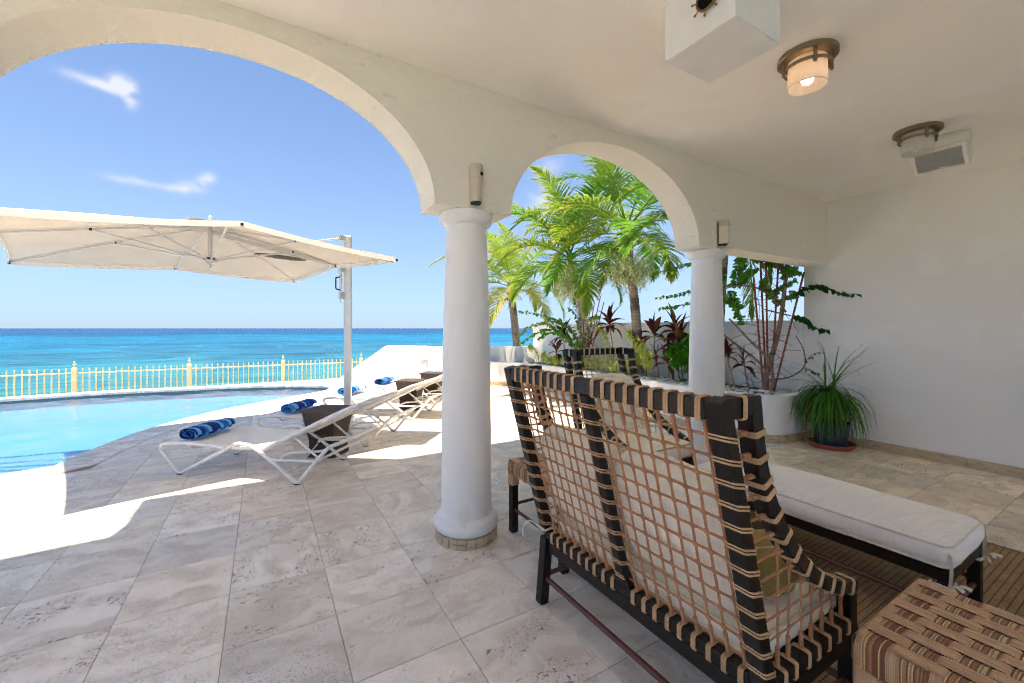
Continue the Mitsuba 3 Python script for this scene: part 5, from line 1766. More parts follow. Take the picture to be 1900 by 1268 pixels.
    for a, b in (((x0 + 0.022, y0 + 0.03), (x0 + 0.022, y1 - 0.03)), ((x1 - 0.022, y0 + 0.03), (x1 - 0.022, y1 - 0.03))):
        part(t, 'stretcher', tube([(*a, 0.155), (*b, 0.155)], 0.0105, 10), 'red_rod', smooth=True)
    for a, b in (((x0 + 0.03, y0 + 0.022), (x1 - 0.03, y0 + 0.022)), ((x0 + 0.03, y1 - 0.022), (x1 - 0.03, y1 - 0.022))):
        part(t, 'stretcher', tube([(*a, 0.185), (*b, 0.185)], 0.0105, 10), 'red_rod', smooth=True)
    return t


cane_table(1.505, -0.145, 0.53, 0.68, 0.487, 'low woven cane table in the right foreground, cropped by the picture edge', 'woven cane side tables')
cane_table(1.452, 1.87, 0.53, 0.60, 0.487, 'low woven cane table behind the settee, next to the nearest column', 'woven cane side tables')

# long bench with a white cushion
bench = thing('bench', 'long low dark bench with a thick white cushion in front of the settee', 'bench')
bx0, bx1, by0, by1 = 2.63, 3.13, 0.585, 1.885
for x in (bx0, bx1 - 0.05):
    for y in (by0, by1 - 0.05):
        part(bench, 'leg', bx((x, y, 0.0), (x + 0.05, y + 0.05, 0.245), 0.004), 'dark_wood')
for x in (bx0, bx1 - 0.05):
    part(bench, 'long_rail', bx((x, by0 + 0.002, 0.247), (x + 0.05, by1 - 0.002, 0.305), 0.004), 'dark_wood')
for y in (by0, by1 - 0.05):
    part(bench, 'end_rail', bx((bx0 + 0.052, y + 0.003, 0.249), (bx1 - 0.052, y + 0.047, 0.303), 0.004), 'dark_wood')
part(bench, 'deck', bx((bx0 + 0.04, by0 + 0.04, 0.285), (bx1 - 0.04, by1 - 0.04, 0.300)), 'dark_wood')
for y in (by0 + 0.025, by1 - 0.025):
    part(bench, 'stretcher', tube([(bx0 + 0.04, y, 0.10), (bx1 - 0.04, y, 0.10)], 0.0125, 12), 'red_rod', smooth=True)
for x in (bx0 + 0.025, bx1 - 0.025):
    part(bench, 'stretcher', tube([(x, by0 + 0.04, 0.125), (x, by1 - 0.04, 0.125)], 0.0125, 12), 'red_rod', smooth=True)
cushion(bench, 'cushion', (0.535, 1.31, 0.125), ((bx0 + bx1) / 2 - 0.005, (by0 + by1) / 2, 0.366), np.eye(3), 'white_fabric', 'tie_cloth', np.eye(4), 41, 0.052, (0.012, 0.010, 0.042), 0.016, lab='thick white box cushion')
for (cx, cy, sx) in ((bx0 - 0.002, by0 + 0.012, -1), (bx1 + 0.004, by0 + 0.012, 1)):
    m, uv = strip(spline([(cx + sx * 0.012, cy - 0.008, 0.385), (cx + sx * 0.016, cy - 0.014, 0.33), (cx + sx * 0.012, cy - 0.012, 0.275), (cx + sx * 0.008, cy - 0.008, 0.235)], 12), (0.75, 0.66, 0), 0.022)
    k = part(bench, 'tie', cat([m, moved(m, (0.0015, 0.0015, 0))]), 'tie_cloth')
    ring_ = [(cx - 0.012, cy - 0.012, 0.232), (cx + 0.058, cy - 0.012, 0.236), (cx + 0.058, cy + 0.058, 0.234), (cx - 0.012, cy + 0.058, 0.232)] if sx < 0 else [(cx + 0.010, cy - 0.012, 0.232), (cx - 0.060, cy - 0.012, 0.236), (cx - 0.060, cy + 0.058, 0.234), (cx + 0.010, cy + 0.058, 0.232)]
    part(k, 'loop', tube(ring_, [0.010, 0.008, 0.008, 0.008, 0.010], 6, closed=True), 'tie_cloth', smooth=True)
    for d in ((-0.05, -0.03, -0.005), (0.035, -0.055, 0.012), (-0.03, -0.045, 0.02)):
        p0 = np.array([cx + sx * 0.008, cy - 0.010, 0.235])
        q = spline([p0, p0 + np.array(d) * 0.55 + [0, 0, 0.012], p0 + np.array(d)], 8)
        part(k, 'tail', tube(q, np.linspace(0.0055, 0.011, len(q)) * 0.8, 6), 'tie_cloth', smooth=True)

# rug
rug = thing('woven_rug', 'tan woven rug with dark lines under the bench and the settee', 'rug')
part(rug, 'field', bx((1.62, -1.3, 0.002), (4.015, 1.98, 0.009)), 'rug')
for x in (1.62, 4.015):
    part(rug, 'binding', bx((x - 0.012, -1.3, 0.0015), (x + 0.012, 1.98, 0.0105), 0.002), 'red_rod')

# ------------------------------------------------------------------ plants
WIND = np.array([-0.8586, 0.5127, 0.0])


def leaf_mesh(p0, d, up, L, w, bend=0.3, n=6, shape=0.5, fold=0.15, twist=0.0):
    """one blade: from p0 along d, bending down; widest at 'shape'"""
    d, up = unit(d), np.asarray(up, float)
    t = np.linspace(0, 1, n)
    pos = [np.asarray(p0, float)]
    dd = d.copy()
    ds = []
    for i in range(n - 1):
        ds.append(dd.copy())
        pos.append(pos[-1] + dd * L / (n - 1))
        dd = unit(dd + np.array([0, 0, -bend / (n - 1) * 1.6]))
    ds.append(dd)
    pos = np.array(pos)
    side = np.cross(d, up)
    side = unit(side) if np.linalg.norm(side) > 1e-4 else unit(np.cross(d, [1, 0, 0.2]))
    if twist:
        nn = np.cross(side, d)
        side = unit(side * math.cos(twist) + nn * math.sin(twist))
    wd = w * np.clip(np.where(t < shape, (t / shape) ** 0.6, ((1 - t) / (1 - shape)) ** 0.75), 0.05, 1)
    if fold <= 0:
        m, uv = strip(pos, side, wd)
        return m, uv
    v, uv, f = [], [], []
    for i in range(n):
        nrm = unit(np.cross(side, ds[i]))
        a = wd[i] / 2
        v += [pos[i] - side * a + nrm * a * fold, pos[i], pos[i] + side * a + nrm * a * fold]
        uv += [(0, t[i]), (0.5, t[i]), (1, t[i])]
    for i in range(n - 1):
        for j in (0, 1):
            k = i * 3 + j
            f += [(k, k + 1, k + 4), (k, k + 4, k + 3)]
    return trimesh.Trimesh(v, f, process=False), np.array(uv, float)


def frond(base, az, el, L, bend, rn, wind=0.55, leafl=0.5, droop=0.95, nleaf=58, path=None):
    """a pinnate palm leaf: rachis tube + leaflets; az in degrees from +X"""
    n = 22
    d = np.array([math.cos(math.radians(az)) * math.cos(math.radians(el)), math.sin(math.radians(az)) * math.cos(math.radians(el)), math.sin(math.radians(el))])
    p = [np.asarray(base, float)]
    ds = []
    for i in range(n):
        t = i / n
        ds.append(d)
        p.append(p[-1] + d * L / n)
        d = unit(d + np.array([0, 0, -bend * (0.3 + 1.2 * t) / n]) + WIND * wind / n * (0.4 + t))
    ds.append(d)
    p, ds = np.array(p), np.array(ds)
    if path is not None:
        p = spline(path, n)
        n = len(p) - 1
        ds = unit_rows(np.gradient(p, axis=0))
        L = np.linalg.norm(np.diff(p, axis=0), axis=1).sum()
    rad = np.interp(np.linspace(0, 1, n + 1), [0, 0.15, 1], [0.022, 0.012, 0.003])
    rach = tube(p, rad, 6)
    ruv = np.zeros((len(rach.vertices), 2))
    ruv[:, 1] = 0.35
    parts = [(rach, ruv)]
    tt = np.linspace(0.17, 0.995, nleaf)
    for t in tt:
        i = t * n
        k = min(int(i), n - 1)
        q = p[k] + (p[k + 1] - p[k]) * (i - k)
        dr_ = ds[k]
        lat = np.cross(dr_, [0, 0, 1.0])
        lat = unit(lat) if np.linalg.norm(lat) > 0.15 else unit(np.cross(dr_, WIND))
        nrm = np.cross(lat, dr_)
        l = leafl * (0.35 + 0.65 * math.sin(PI * min(1.0, 0.12 + 0.93 * t) ** 0.8)) * rn.uniform(0.8, 1.12)
        if t > 0.93:
            l *= 0.75
        ang = math.radians(np.interp(t, [0.15, 0.6, 1.0], [72, 50, 14]))
        for s in (-1, 1):
            a = ang + rn.normal(0, 0.10)
            dd = unit(dr_ * math.cos(a) + lat * s * math.sin(a) + nrm * rn.uniform(0.05, 0.35))
            m = 5
            pos = [q]
            e = dd
            for j in range(m - 1):
                pos.append(pos[-1] + e * l / (m - 1))
                e = unit(e + np.array([0, 0, -droop * rn.uniform(0.6, 1.3) * (0.25 + 0.35 * j)]) / (m - 1) * 1.4 + WIND * wind * 0.5 / (m - 1))
            wd = 0.034 * np.array([0.55, 1.0, 0.85, 0.55, 0.08]) * rn.uniform(0.8, 1.15)
            sd = unit(np.cross(dd, nrm * s) + nrm * rn.normal(0, 0.25))
            mm, uv = strip(np.array(pos), sd, wd)
            parts.append((mm, uv))
    return catuv(parts)


def palm(label, base, top, r0, r1, specs, seed, curve=(0, 0, 0), L=1.8, leafl=0.5, mats=('frond_green', 'frond_lime', 'frond_gold'), fibre=True, shaft=False, bark='palm_bark'):
    rn = np.random.default_rng(seed)
    t = thing('palm_tree', label, 'palm tree', 'palm trees by the garden wall')
    base, top = np.array(base, float), np.array(top, float)
    n = 60
    s = np.linspace(0, 1, n)
    p = base + (top - base) * s[:, None] + np.sin(PI * s)[:, None] * np.array(curve)
    ringing = 1 + 0.035 * np.sin(s * n * 1.9)
    part(t, 'trunk', tube(p, np.interp(s, [0, 0.12, 1], [r0 * 1.25, r0, r1]) * ringing, 14), bark, smooth=True)
    if shaft:
        part(t, 'crown_shaft', tube([top - [0, 0, 0.35], top - [0, 0, 0.1], top + [0, 0, 0.18]], [r1 * 1.0, r1 * 1.05, r1 * 0.5], 12), 'palm_shaft', smooth=True)
    if fibre:
        ms = []
        for k in range(16):
            a = rn.uniform(0, 2 * PI)
            dz = rn.uniform(-0.35, 0.1)
            m, uv = leaf_mesh(top + [math.cos(a) * r1 * 0.9, math.sin(a) * r1 * 0.9, dz], (math.cos(a), math.sin(a), rn.uniform(-0.2, 1.2)), (0, 0, 1), rn.uniform(0.16, 0.34), 0.10, 1.6, 5, 0.4, 0.3)
            ms.append(m)
        part(t, 'fibre', cat(ms), 'palm_fibre')
    for k, (az, el, l, bend, kind) in enumerate(specs):
        b = top + np.array([math.cos(math.radians(az)), math.sin(math.radians(az)), 0]) * r1 * 0.4 + [0, 0, 0.03 + 0.003 * el]
        m, uv = frond(b, az, el, L * l, bend, rn, leafl=leafl * (0.8 + 0.2 * l))
        part(t, 'frond', m, mats[kind], smooth=False, uv=uv)
    return t


def specs_for(seed, n, el_lo=-10, el_hi=75, gold=0.15):
    rn = np.random.default_rng(seed)
    out = []
    for k in range(n):
        f = k / (n - 1)
        el = el_hi + (el_lo - el_hi) * f ** 0.85 + rn.normal(0, 5)
        az = k * 137.5 + rn.normal(0, 12) + seed * 40
        l = 0.8 + 0.3 * math.sin(PI * min(1, f + 0.25)) + rn.uniform(-0.08, 0.1)
        kind = 2 if f > 1 - gold else (1 if rn.random() < 0.55 else 0)
        out.append((az, el, l, 1.5 + 1.3 * f + rn.uniform(-0.15, 0.25), kind))
    return out


palm('leaning palm beyond the parapet with shaggy brown fibre on its trunk, leftmost of the palms', (6.42, 10.18, -1.5), (6.10, 10.28, 2.50), 0.115, 0.105, specs_for(1, 19, 2, 74, 0.15), 31, (0.05, 0, 0), 2.3, 0.55, ('frond_lime', 'frond_lime', 'frond_gold'))
palm('middle palm with grey curved trunk standing in the planter', (5.70, 6.63, 0.45), (5.62, 7.02, 2.78), 0.105, 0.078, specs_for(2, 18, -5, 76, 0.0), 32, (0.09, -0.10, 0), 2.05, 0.55, fibre=False, shaft=True, bark='pale_bark')
palm('right palm with dark blotched trunk standing in the planter near the small arch', (5.66, 5.12, 0.45), (5.60, 5.36, 3.02), 0.090, 0.070, specs_for(4, 17, -8, 78, 0.0), 33, (0.0, -0.05, 0), 2.0, 0.55, fibre=False, shaft=True)
palm('palm mostly hidden behind the right column, one pale frond hanging below the beam', (5.80, 3.78, 0.45), (5.82, 3.62, 3.05), 0.065, 0.055,
     [(250, 12, 0.78, 4.6, 1), (150, 35, 0.9, 1.6, 0), (40, 45, 0.9, 1.4, 0), (310, 30, 0.8, 2.0, 0), (95, 25, 0.9, 1.8, 1), (200, 55, 0.85, 1.3, 0), (15, 15, 0.9, 2.0, 0), (345, 70, 0.8, 0.9, 0), (285, -5, 0.70, 3.4, 1)], 34, (0, 0, 0), 1.75, 0.5, fibre=False)

for path_, kind_, ll in (([(5.80, 3.48, 3.06), (5.74, 3.36, 3.20), (5.66, 3.24, 3.00), (5.62, 3.17, 2.45), (5.62, 3.14, 1.85), (5.63, 3.13, 1.55)], 'frond_lime', 0.42),
                      ([(5.80, 3.50, 3.06), (5.80, 3.34, 3.12), (5.80, 3.14, 2.85), (5.80, 3.02, 2.40), (5.80, 2.98, 2.0)], 'frond_lime', 0.36)):
    m, uv = frond((0, 0, 0), 0, 0, 1, 1, np.random.default_rng(36), wind=0.1, leafl=ll, nleaf=64, path=path_)
    part('palm_tree_003', 'frond', m, kind_, uv=uv, label='pale frond hanging straight down')


def spray_ball(label, c, R, seed, n=150):
    """airy pale epiphyte: short forking twigs with small leaves"""
    rn = np.random.default_rng(seed)
    t = thing('air_plant', label, 'air plant', 'pale air plants on the palm trunks')
    c = np.array(c, float)
    ms, tw = [], []
    for k in range(n):
        d = rn.normal(0, 1, 3) * [1, 1, 0.55]
        d = unit(d)
        L = R * rn.uniform(0.55, 1.05)
        p = [c + d * 0.07]
        e = d
        for j in range(5):
            p.append(p[-1] + e * L / 5)
            e = unit(e + rn.normal(0, 0.28, 3) + [0, 0, -0.03])
        p = np.array(p)
        tw.append(tube(p, np.linspace(0.0035, 0.0015, 6), 4, cap=False))
        for j in range(1, 6):
            for _ in range(4):
                q = p[j] + rn.normal(0, 0.012, 3)
                m, uv = leaf_mesh(q, unit(e + rn.normal(0, 0.9, 3)), (0, 0, 1), rn.uniform(0.04, 0.085), 0.017, 0.2, 3, 0.5, 0)
                ms.append(m)
    part(t, 'twigs', cat(tw), 'air_leaf')
    part(t, 'leaves', cat(ms), 'air_leaf', kind='stuff')


spray_ball('pale airy air plant on the curved trunk of the middle palm', (5.66, 6.86, 2.28), 0.52, 51, 300)
spray_ball('pale airy air plant on the trunk of the right palm', (5.60, 5.28, 2.38), 0.42, 52, 280)


def cordyline(label, stems, seed, mats=('maroon_leaf', 'bronze_leaf'), group='red leaved cordylines in the planter'):
    """stems: (foot, head, number of leaves, leaf length)"""
    rn = np.random.default_rng(seed)
    t = thing('cordyline', label, 'shrub', group)
    for foot, head, n, L in stems:
        foot, head = np.array(foot, float), np.array(head, float)
        mid = (foot + head) / 2 + rn.normal(0, 0.02, 3)
        part(t, 'stem', tube(spline([foot, mid, head], 10), np.linspace(0.012, 0.008, 11), 7), 'twig', smooth=True)
        for k in range(n):
            f = k / max(n - 1, 1)
            az = k * 2.4 + rn.normal(0, 0.25)
            el = math.radians(np.interp(f, [0, 0.5, 1], [78, 45, 2]) + rn.normal(0, 8))
            d = (math.cos(az) * math.cos(el), math.sin(az) * math.cos(el), math.sin(el))
            m, uv = leaf_mesh(head - [0, 0, 0.10 * f], d, (0, 0, 1), L * rn.uniform(0.75, 1.1), L * 0.27, 0.5 + 0.8 * f, 8, 0.45, 0.35, rn.normal(0, 0.3))
            part(t, 'leaf', m, mats[0] if rn.random() < 0.68 else mats[1], smooth=True, uv=uv)
    return t


cordyline('tall red cordyline with a single crown above the garden wall, between the two planter palms', [((5.70, 5.75, 0.55), (5.66, 5.86, 1.50), 15, 0.42), ((5.62, 6.1, 0.55), (5.60, 6.3, 1.15), 6, 0.22)], 61)
cordyline('dark red cordyline at the foot of the middle palm, leftmost of the cordylines', [((5.62, 7.15, 0.55), (5.60, 7.2, 1.25), 13, 0.40), ((5.52, 7.22, 0.55), (5.50, 7.3, 0.92), 9, 0.34)], 62)
cordyline('broad clump of red and bronze cordylines next to the right column', [((5.62, 4.65, 0.55), (5.68, 4.82, 1.32), 12, 0.42), ((5.72, 4.35, 0.55), (5.74, 4.45, 1.40), 13, 0.40), ((5.62, 4.2, 0.55), (5.62, 4.28, 1.18), 14, 0.46), ((5.50, 4.35, 0.55), (5.48, 4.38, 0.88), 9, 0.32), ((5.48, 4.55, 0.55), (5.50, 4.62, 1.0), 7, 0.26)], 63)
cordyline('small dark red wispy shrub at the foot of the bougainvillea by the right column', [((5.45, 3.25, 0.55), (5.42, 3.38, 1.08), 12, 0.26), ((5.5, 3.1, 0.55), (5.5, 3.18, 0.98), 8, 0.24)], 64, ('maroon_leaf', 'maroon_leaf'))


def plume(label, stems, seed, matn='lime_leaf', leafl=0.13, dens=60, name='feathery_shrub', w=0.02, group='lime green feathery plants in the planter'):
    """drooping stems thickly set with narrow leaves; stems: list of control points"""
    rn = np.random.default_rng(seed)
    t = thing(name, label, 'plant', group)
    for pts in stems:
        p = spline(pts, 22)
        part(t, 'stem', tube(p, np.linspace(0.009, 0.004, len(p)), 6), 'twig', smooth=True)
        ms = []
        for k in range(dens * 5):
            f = rn.uniform(0.12, 1.0) ** 0.9
            i = f * (len(p) - 1)
            j = min(int(i), len(p) - 2)
            q = p[j] + (p[j + 1] - p[j]) * (i - j)
            tg = unit(p[j + 1] - p[j])
            r = rn.normal(0, 1, 3)
            d = unit(r - tg * (r @ tg) + tg * 0.55)
            ms.append(leaf_mesh(q, d, (0, 0, 1) if abs(d[2]) < 0.9 else (1, 0, 0), leafl * rn.uniform(0.6, 1.15) * (1.1 - 0.5 * f), w, 0.9, 4, 0.4, 0))
        m, uv = catuv(ms)
        part(t, 'leaves', m, matn, uv=uv, kind='stuff')
    return t


plume('lime green feathery plant arching over the planter in front of the right palm', [[(5.55, 4.95, 0.55), (5.58, 5.08, 0.95), (5.55, 5.20, 1.25), (5.50, 5.22, 1.30)], [(5.55, 4.95, 0.55), (5.52, 5.0, 0.9), (5.46, 4.92, 1.16), (5.40, 4.82, 1.05), (5.38, 4.76, 0.80)], [(5.50, 5.02, 0.55), (5.42, 5.1, 0.78), (5.36, 5.16, 0.80), (5.32, 5.2, 0.70)], [(5.58, 4.9, 0.55), (5.56, 4.86, 0.85), (5.48, 4.76, 0.98), (5.42, 4.68, 0.72)], [(5.5, 5.05, 0.55), (5.44, 5.25, 0.72), (5.38, 5.38, 0.78), (5.34, 5.46, 0.68)]], 71, leafl=0.17, dens=55, w=0.028)
plume('pale fishbone plant with a long arching stem behind the armchair', [[(5.72, 5.72, 0.55), (5.70, 5.85, 0.95), (5.66, 6.02, 1.35), (5.60, 6.22, 1.58), (5.55, 6.38, 1.55)], [(5.66, 5.70, 0.55), (5.62, 5.78, 0.85), (5.60, 5.95, 1.25), (5.56, 6.12, 1.40)]], 72, leafl=0.15, dens=38, w=0.026)
plume('low lime green tuft in the middle of the planter, seen through the armchair back', [[(5.55, 5.9, 0.55), (5.52, 5.95, 0.72), (5.45, 6.0, 0.78)], [(5.5, 6.05, 0.55), (5.48, 6.15, 0.74), (5.42, 6.25, 0.76)], [(5.5, 5.75, 0.55), (5.46, 5.72, 0.74), (5.40, 5.70, 0.74)], [(5.52, 5.55, 0.55), (5.47, 5.55, 0.76), (5.40, 5.56, 0.72)]], 73, leafl=0.16, dens=45, w=0.026)
plume('small lime green tuft at the far end of the planter, beside a white stone', [[(5.50, 7.95, 0.55), (5.46, 8.02, 0.80), (5.38, 8.12, 0.95), (5.34, 8.16, 0.98)], [(5.52, 7.85, 0.55), (5.50, 7.80, 0.75), (5.46, 7.72, 0.80)]], 74, leafl=0.16, dens=40, w=0.026)
plume('low lime green tuft beside the leftmost cordyline', [[(5.5, 7.2, 0.55), (5.45, 7.22, 0.70), (5.38, 7.25, 0.76)], [(5.52, 7.0, 0.55), (5.46, 6.98, 0.72), (5.40, 6.95, 0.74)], [(5.5, 7.4, 0.55), (5.46, 7.45, 0.68), (5.40, 7.5, 0.70)]], 75, leafl=0.16, dens=40, w=0.026)
plume('bright green bushy plant on a thin stem next to the right column', [[(5.50, 4.02, 0.55), (5.50, 4.04, 0.85), (5.46, 4.10, 1.10), (5.42, 4.16, 1.12)], [(5.50, 4.03, 0.80), (5.44, 4.20, 1.05), (5.40, 4.30, 1.00)], [(5.50, 4.03, 0.85), (5.42, 3.98, 1.08), (5.36, 3.94, 0.98)], [(5.50, 4.03, 0.9), (5.48, 4.0, 1.18), (5.46, 3.98, 1.22)], [(5.50, 4.03, 0.80), (5.40, 4.10, 0.95), (5.33, 4.15, 0.86)]], 76, 'fern_leaf', 0.17, 55, 'leafy_shrub', 0.03, 'bright green shrubs in the planter')


def heart_leaf(p, d, nrm, L, rn):
    """pointed heart-shaped leaf, slightly folded"""
    d, nrm = unit(d), np.asarray(nrm, float)
    s = np.cross(d, nrm)
    s = unit(s) if np.linalg.norm(s) > 1e-4 else unit(np.cross(d, [1, 0.3, 0]))
    n_ = np.cross(s, d)
    out = [(0.0, 0.0), (-0.05, 0.22), (0.12, 0.40), (0.38, 0.40), (0.68, 0.22), (1.0, 0.0)]
    v = [np.asarray(p, float) + d * a * L + n_ * (-0.08 * L * a * a) for a, b in ((0.0, 0), (0.35, 0), (0.7, 0), (1.0, 0))]
    uv = [(0.5, 0), (0.5, 0.35), (0.5, 0.7), (0.5, 1)]
    f = []
    for sg in (-1, 1):
        k = len(v)
        for a, b in out[1:5]:
            v.append(np.asarray(p, float) + d * a * L + s * sg * b * L + n_ * (0.16 * b * L - 0.08 * L * a * a))
            uv.append((0.5 + sg * 0.5, a))
        tr = [(0, k, k + 1), (0, k + 1, 1), (1, k + 1, k + 2), (1, k + 2, 2), (2, k + 2, k + 3), (2, k + 3, 3)]
        f += tr if sg < 0 else [t_[::-1] for t_ in tr]
    return trimesh.Trimesh(v, f, process=False), np.array(uv, float)


def vine_spray(t, pts, n, L, rn, matn, single=False, twig='thin_twig', r=0.0035, hang=0.8):
    p = spline(pts, 20)
    st = part(t, 'branch', tube(p, np.linspace(r * 1.6, r * 0.6, len(p)), 6), twig, smooth=True)
    ms = []
    for k in range(n):
        f = (k + 0.5) / n
        i = f * (len(p) - 1)
        j = min(int(i), len(p) - 2)
        q = p[j] + (p[j + 1] - p[j]) * (i - j)
        tg = unit(p[j + 1] - p[j])
        a = rn.uniform(0, 2 * PI) if not single else (k % 2) * PI + rn.normal(0, 0.5)
        x = unit(np.cross(tg, [0, 0, 1.0]))
        y = np.cross(x, tg)
        d = unit(x * math.cos(a) + y * math.sin(a) * 0.6 + tg * 0.35 + [0, 0, -hang * rn.uniform(0.5, 1.2)])
        l = L * rn.uniform(0.7, 1.2) * (1.05 - 0.45 * f)
        m, uv = heart_leaf(q + d * 0.012, d, unit(rn.normal(0, 0.5, 3) + np.array([-0.6, -0.8, 0.5])), l, rn)
        if single:
            part(st, 'leaf', m, matn if not isinstance(matn, tuple) else matn[rn.integers(len(matn))], uv=uv)
        else:
            ms.append((m, uv))
    if ms:
        m, uv = catuv(ms)
        part(st, 'leaves', m, matn if not isinstance(matn, tuple) else matn[rn.integers(len(matn))], uv=uv, kind='stuff')


rn = np.random.default_rng(81)
bl = thing('bougainvillea', 'green bougainvillea spreading left over the planter at the middle palm', 'shrub', 'bougainvilleas trained in the planter')
f0 = np.array([5.62, 6.52, 0.52])
for pts, n in (([f0, (5.58, 6.7, 1.1), (5.45, 7.0, 1.5), (5.25, 7.6, 1.70), (5.1, 8.2, 1.78)], 46), ([f0, (5.52, 6.75, 1.0), (5.35, 7.1, 1.35), (5.15, 7.6, 1.28), (5.0, 8.0, 1.05)], 60), ([f0, (5.55, 6.7, 1.2), (5.4, 7.0, 1.52), (5.3, 7.3, 1.55)], 50),
               ([f0, (5.5, 6.8, 1.1), (5.3, 7.2, 1.45), (5.12, 7.7, 1.46), (4.98, 8.05, 1.22)], 60), ([f0, (5.6, 6.6, 1.3), (5.55, 6.75, 1.7), (5.45, 6.85, 1.82)], 36), ([f0, (5.62, 6.45, 1.2), (5.64, 6.3, 1.6), (5.6, 6.1, 1.62)], 30),
               ([f0, (5.56, 6.6, 1.3), (5.5, 6.66, 1.9), (5.5, 6.62, 2.15)], 30), ([f0, (5.5, 6.9, 1.2), (5.3, 7.3, 1.3), (5.2, 7.6, 1.15)], 50)):
    vine_spray(bl, pts, int(n * 1.3), 0.10, rn, ('vine_leaf', 'vine_bright', 'vine_leaf'), twig='twig', r=0.006, hang=0.5)
for k, (a, b) in enumerate((((5.62, 6.55, 0.5), (5.66, 6.10, 2.02)), ((5.58, 6.52, 0.5), (5.60, 6.22, 1.85)), ((5.60, 6.60, 0.5), (5.55, 6.45, 1.75)), ((5.64, 6.5, 0.5), (5.7, 6.05, 1.9)))):
    part(bl, 'stake', tube([a, b], 0.009, 8), 'red_stake', smooth=True)

br = thing('bougainvillea', 'bougainvillea with thick bare stem and red stakes at the side wall', 'shrub', 'bougainvilleas trained in the planter')
f1 = np.array([5.58, 2.96, 0.50])
part(br, 'trunk', tube(spline([f1, (5.60, 2.94, 0.80), (5.66, 2.90, 1.05), (5.72, 2.86, 1.32), (5.74, 2.82, 1.62), (5.77, 2.80, 1.95), (5.80, 2.79, 2.22), (5.83, 2.82, 2.5)], 30), np.linspace(0.034, 0.020, 29), 10), 'twig', smooth=True)
part(br, 'trunk', tube(spline([f1 + [0.02, -0.03, 0], (5.60, 2.86, 0.72), (5.58, 2.92, 1.0), (5.52, 3.10, 1.22), (5.45, 3.35, 1.52)], 20), np.linspace(0.026, 0.012, 21), 9), 'twig', smooth=True)
part(br, 'trunk', tube(spline([(5.79, 2.79, 2.1), (5.70, 2.90, 2.25), (5.66, 3.0, 2.5)], 10), np.linspace(0.02, 0.012, 11), 8), 'twig', smooth=True)
stk = [((5.62, 2.88, 0.5), (5.86, 2.62, 2.10)), ((5.62, 2.90, 0.5), (5.74, 2.86, 2.32)), ((5.60, 2.92, 0.5), (5.66, 2.98, 2.32)), ((5.58, 2.93, 0.5), (5.64, 3.04, 2.3)), ((5.58, 2.96, 0.5), (5.52, 3.06, 2.05))]
for a, b in stk:
    part(br, 'stake', beam(a, b, 0.019, 0.019, (1, 0, 0), 0.002), 'red_stake')
part(br, 'stake', beam((5.70, 3.02, 1.64), (5.80, 2.74, 1.55), 0.016, 0.016, (0, 0, 1), 0.002), 'red_stake')
part(br, 'stake', beam((5.66, 2.96, 1.92), (5.76, 2.78, 1.60), 0.016, 0.016, (1, 0, 0), 0.002), 'red_stake')
rt2 = np.random.default_rng(82)
tw = []
for k in range(46):
    q = np.array([5.56 + rt2.normal(0, 0.05), 2.98 + rt2.normal(0, 0.08), rt2.uniform(0.6, 2.0)])
    d = unit(rt2.normal(0, 1, 3) * [1, 1.2, 0.6] + [-0.25, 0, 0.1])
    p = [q]
    for j in range(6):
        p.append(p[-1] + d * rt2.uniform(0.04, 0.085))
        d = unit(d + rt2.normal(0, 0.35, 3) + [0, 0, -0.05])
    p = np.array(p)
    p[:, 0] = np.minimum(p[:, 0], 5.99)
    tw.append(tube(spline(p, 12), 0.0032, 5))
part(br, 'bare_twigs', cat(tw), 'thin_twig', smooth=True, kind='stuff')
loop = spline([(5.60, 2.92, 0.72), (5.68, 2.70, 0.78), (5.78, 2.58, 0.92), (5.80, 2.60, 1.12), (5.74, 2.66, 1.30)], 24)
part(br, 'branch', tube(loop, np.linspace(0.009, 0.005, len(loop)), 7), 'thin_twig', smooth=True)
part(br, 'branch', tube(spline([(5.42, 3.66, 1.50), (5.50, 3.35, 1.22), (5.56, 3.05, 0.98), (5.60, 2.9, 0.80)], 16), np.linspace(0.011, 0.016, 17), 7), 'twig', smooth=True)
part(br, 'branch', tube(spline([(5.42, 3.66, 1.80), (5.48, 3.35, 1.96), (5.60, 3.05, 1.92), (5.72, 2.85, 1.70)], 16), np.linspace(0.012, 0.010, 17), 7), 'twig', smooth=True)
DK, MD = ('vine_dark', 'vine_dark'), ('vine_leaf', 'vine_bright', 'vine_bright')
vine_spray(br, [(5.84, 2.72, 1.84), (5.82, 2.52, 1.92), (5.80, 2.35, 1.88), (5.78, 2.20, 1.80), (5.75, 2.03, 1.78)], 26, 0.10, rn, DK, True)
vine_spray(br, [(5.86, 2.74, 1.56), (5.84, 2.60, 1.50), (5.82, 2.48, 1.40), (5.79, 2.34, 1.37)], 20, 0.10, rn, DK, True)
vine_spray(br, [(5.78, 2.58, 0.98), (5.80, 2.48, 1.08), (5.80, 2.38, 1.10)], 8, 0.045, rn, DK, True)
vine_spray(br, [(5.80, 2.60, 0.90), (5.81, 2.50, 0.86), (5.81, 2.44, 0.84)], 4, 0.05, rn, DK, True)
for pts, n in (([(5.45, 3.62, 2.30), (5.42, 3.95, 2.36), (5.38, 4.25, 2.30), (5.34, 4.55, 2.27)], 26), ([(5.45, 3.62, 1.92), (5.42, 3.9, 1.95), (5.38, 4.2, 1.90), (5.34, 4.48, 1.88)], 26), ([(5.46, 3.62, 1.80), (5.42, 3.9, 1.78), (5.38, 4.15, 1.73), (5.34, 4.42, 1.72)], 24)):
    vine_spray(br, pts, n, 0.095, rn, MD, True, hang=0.9)
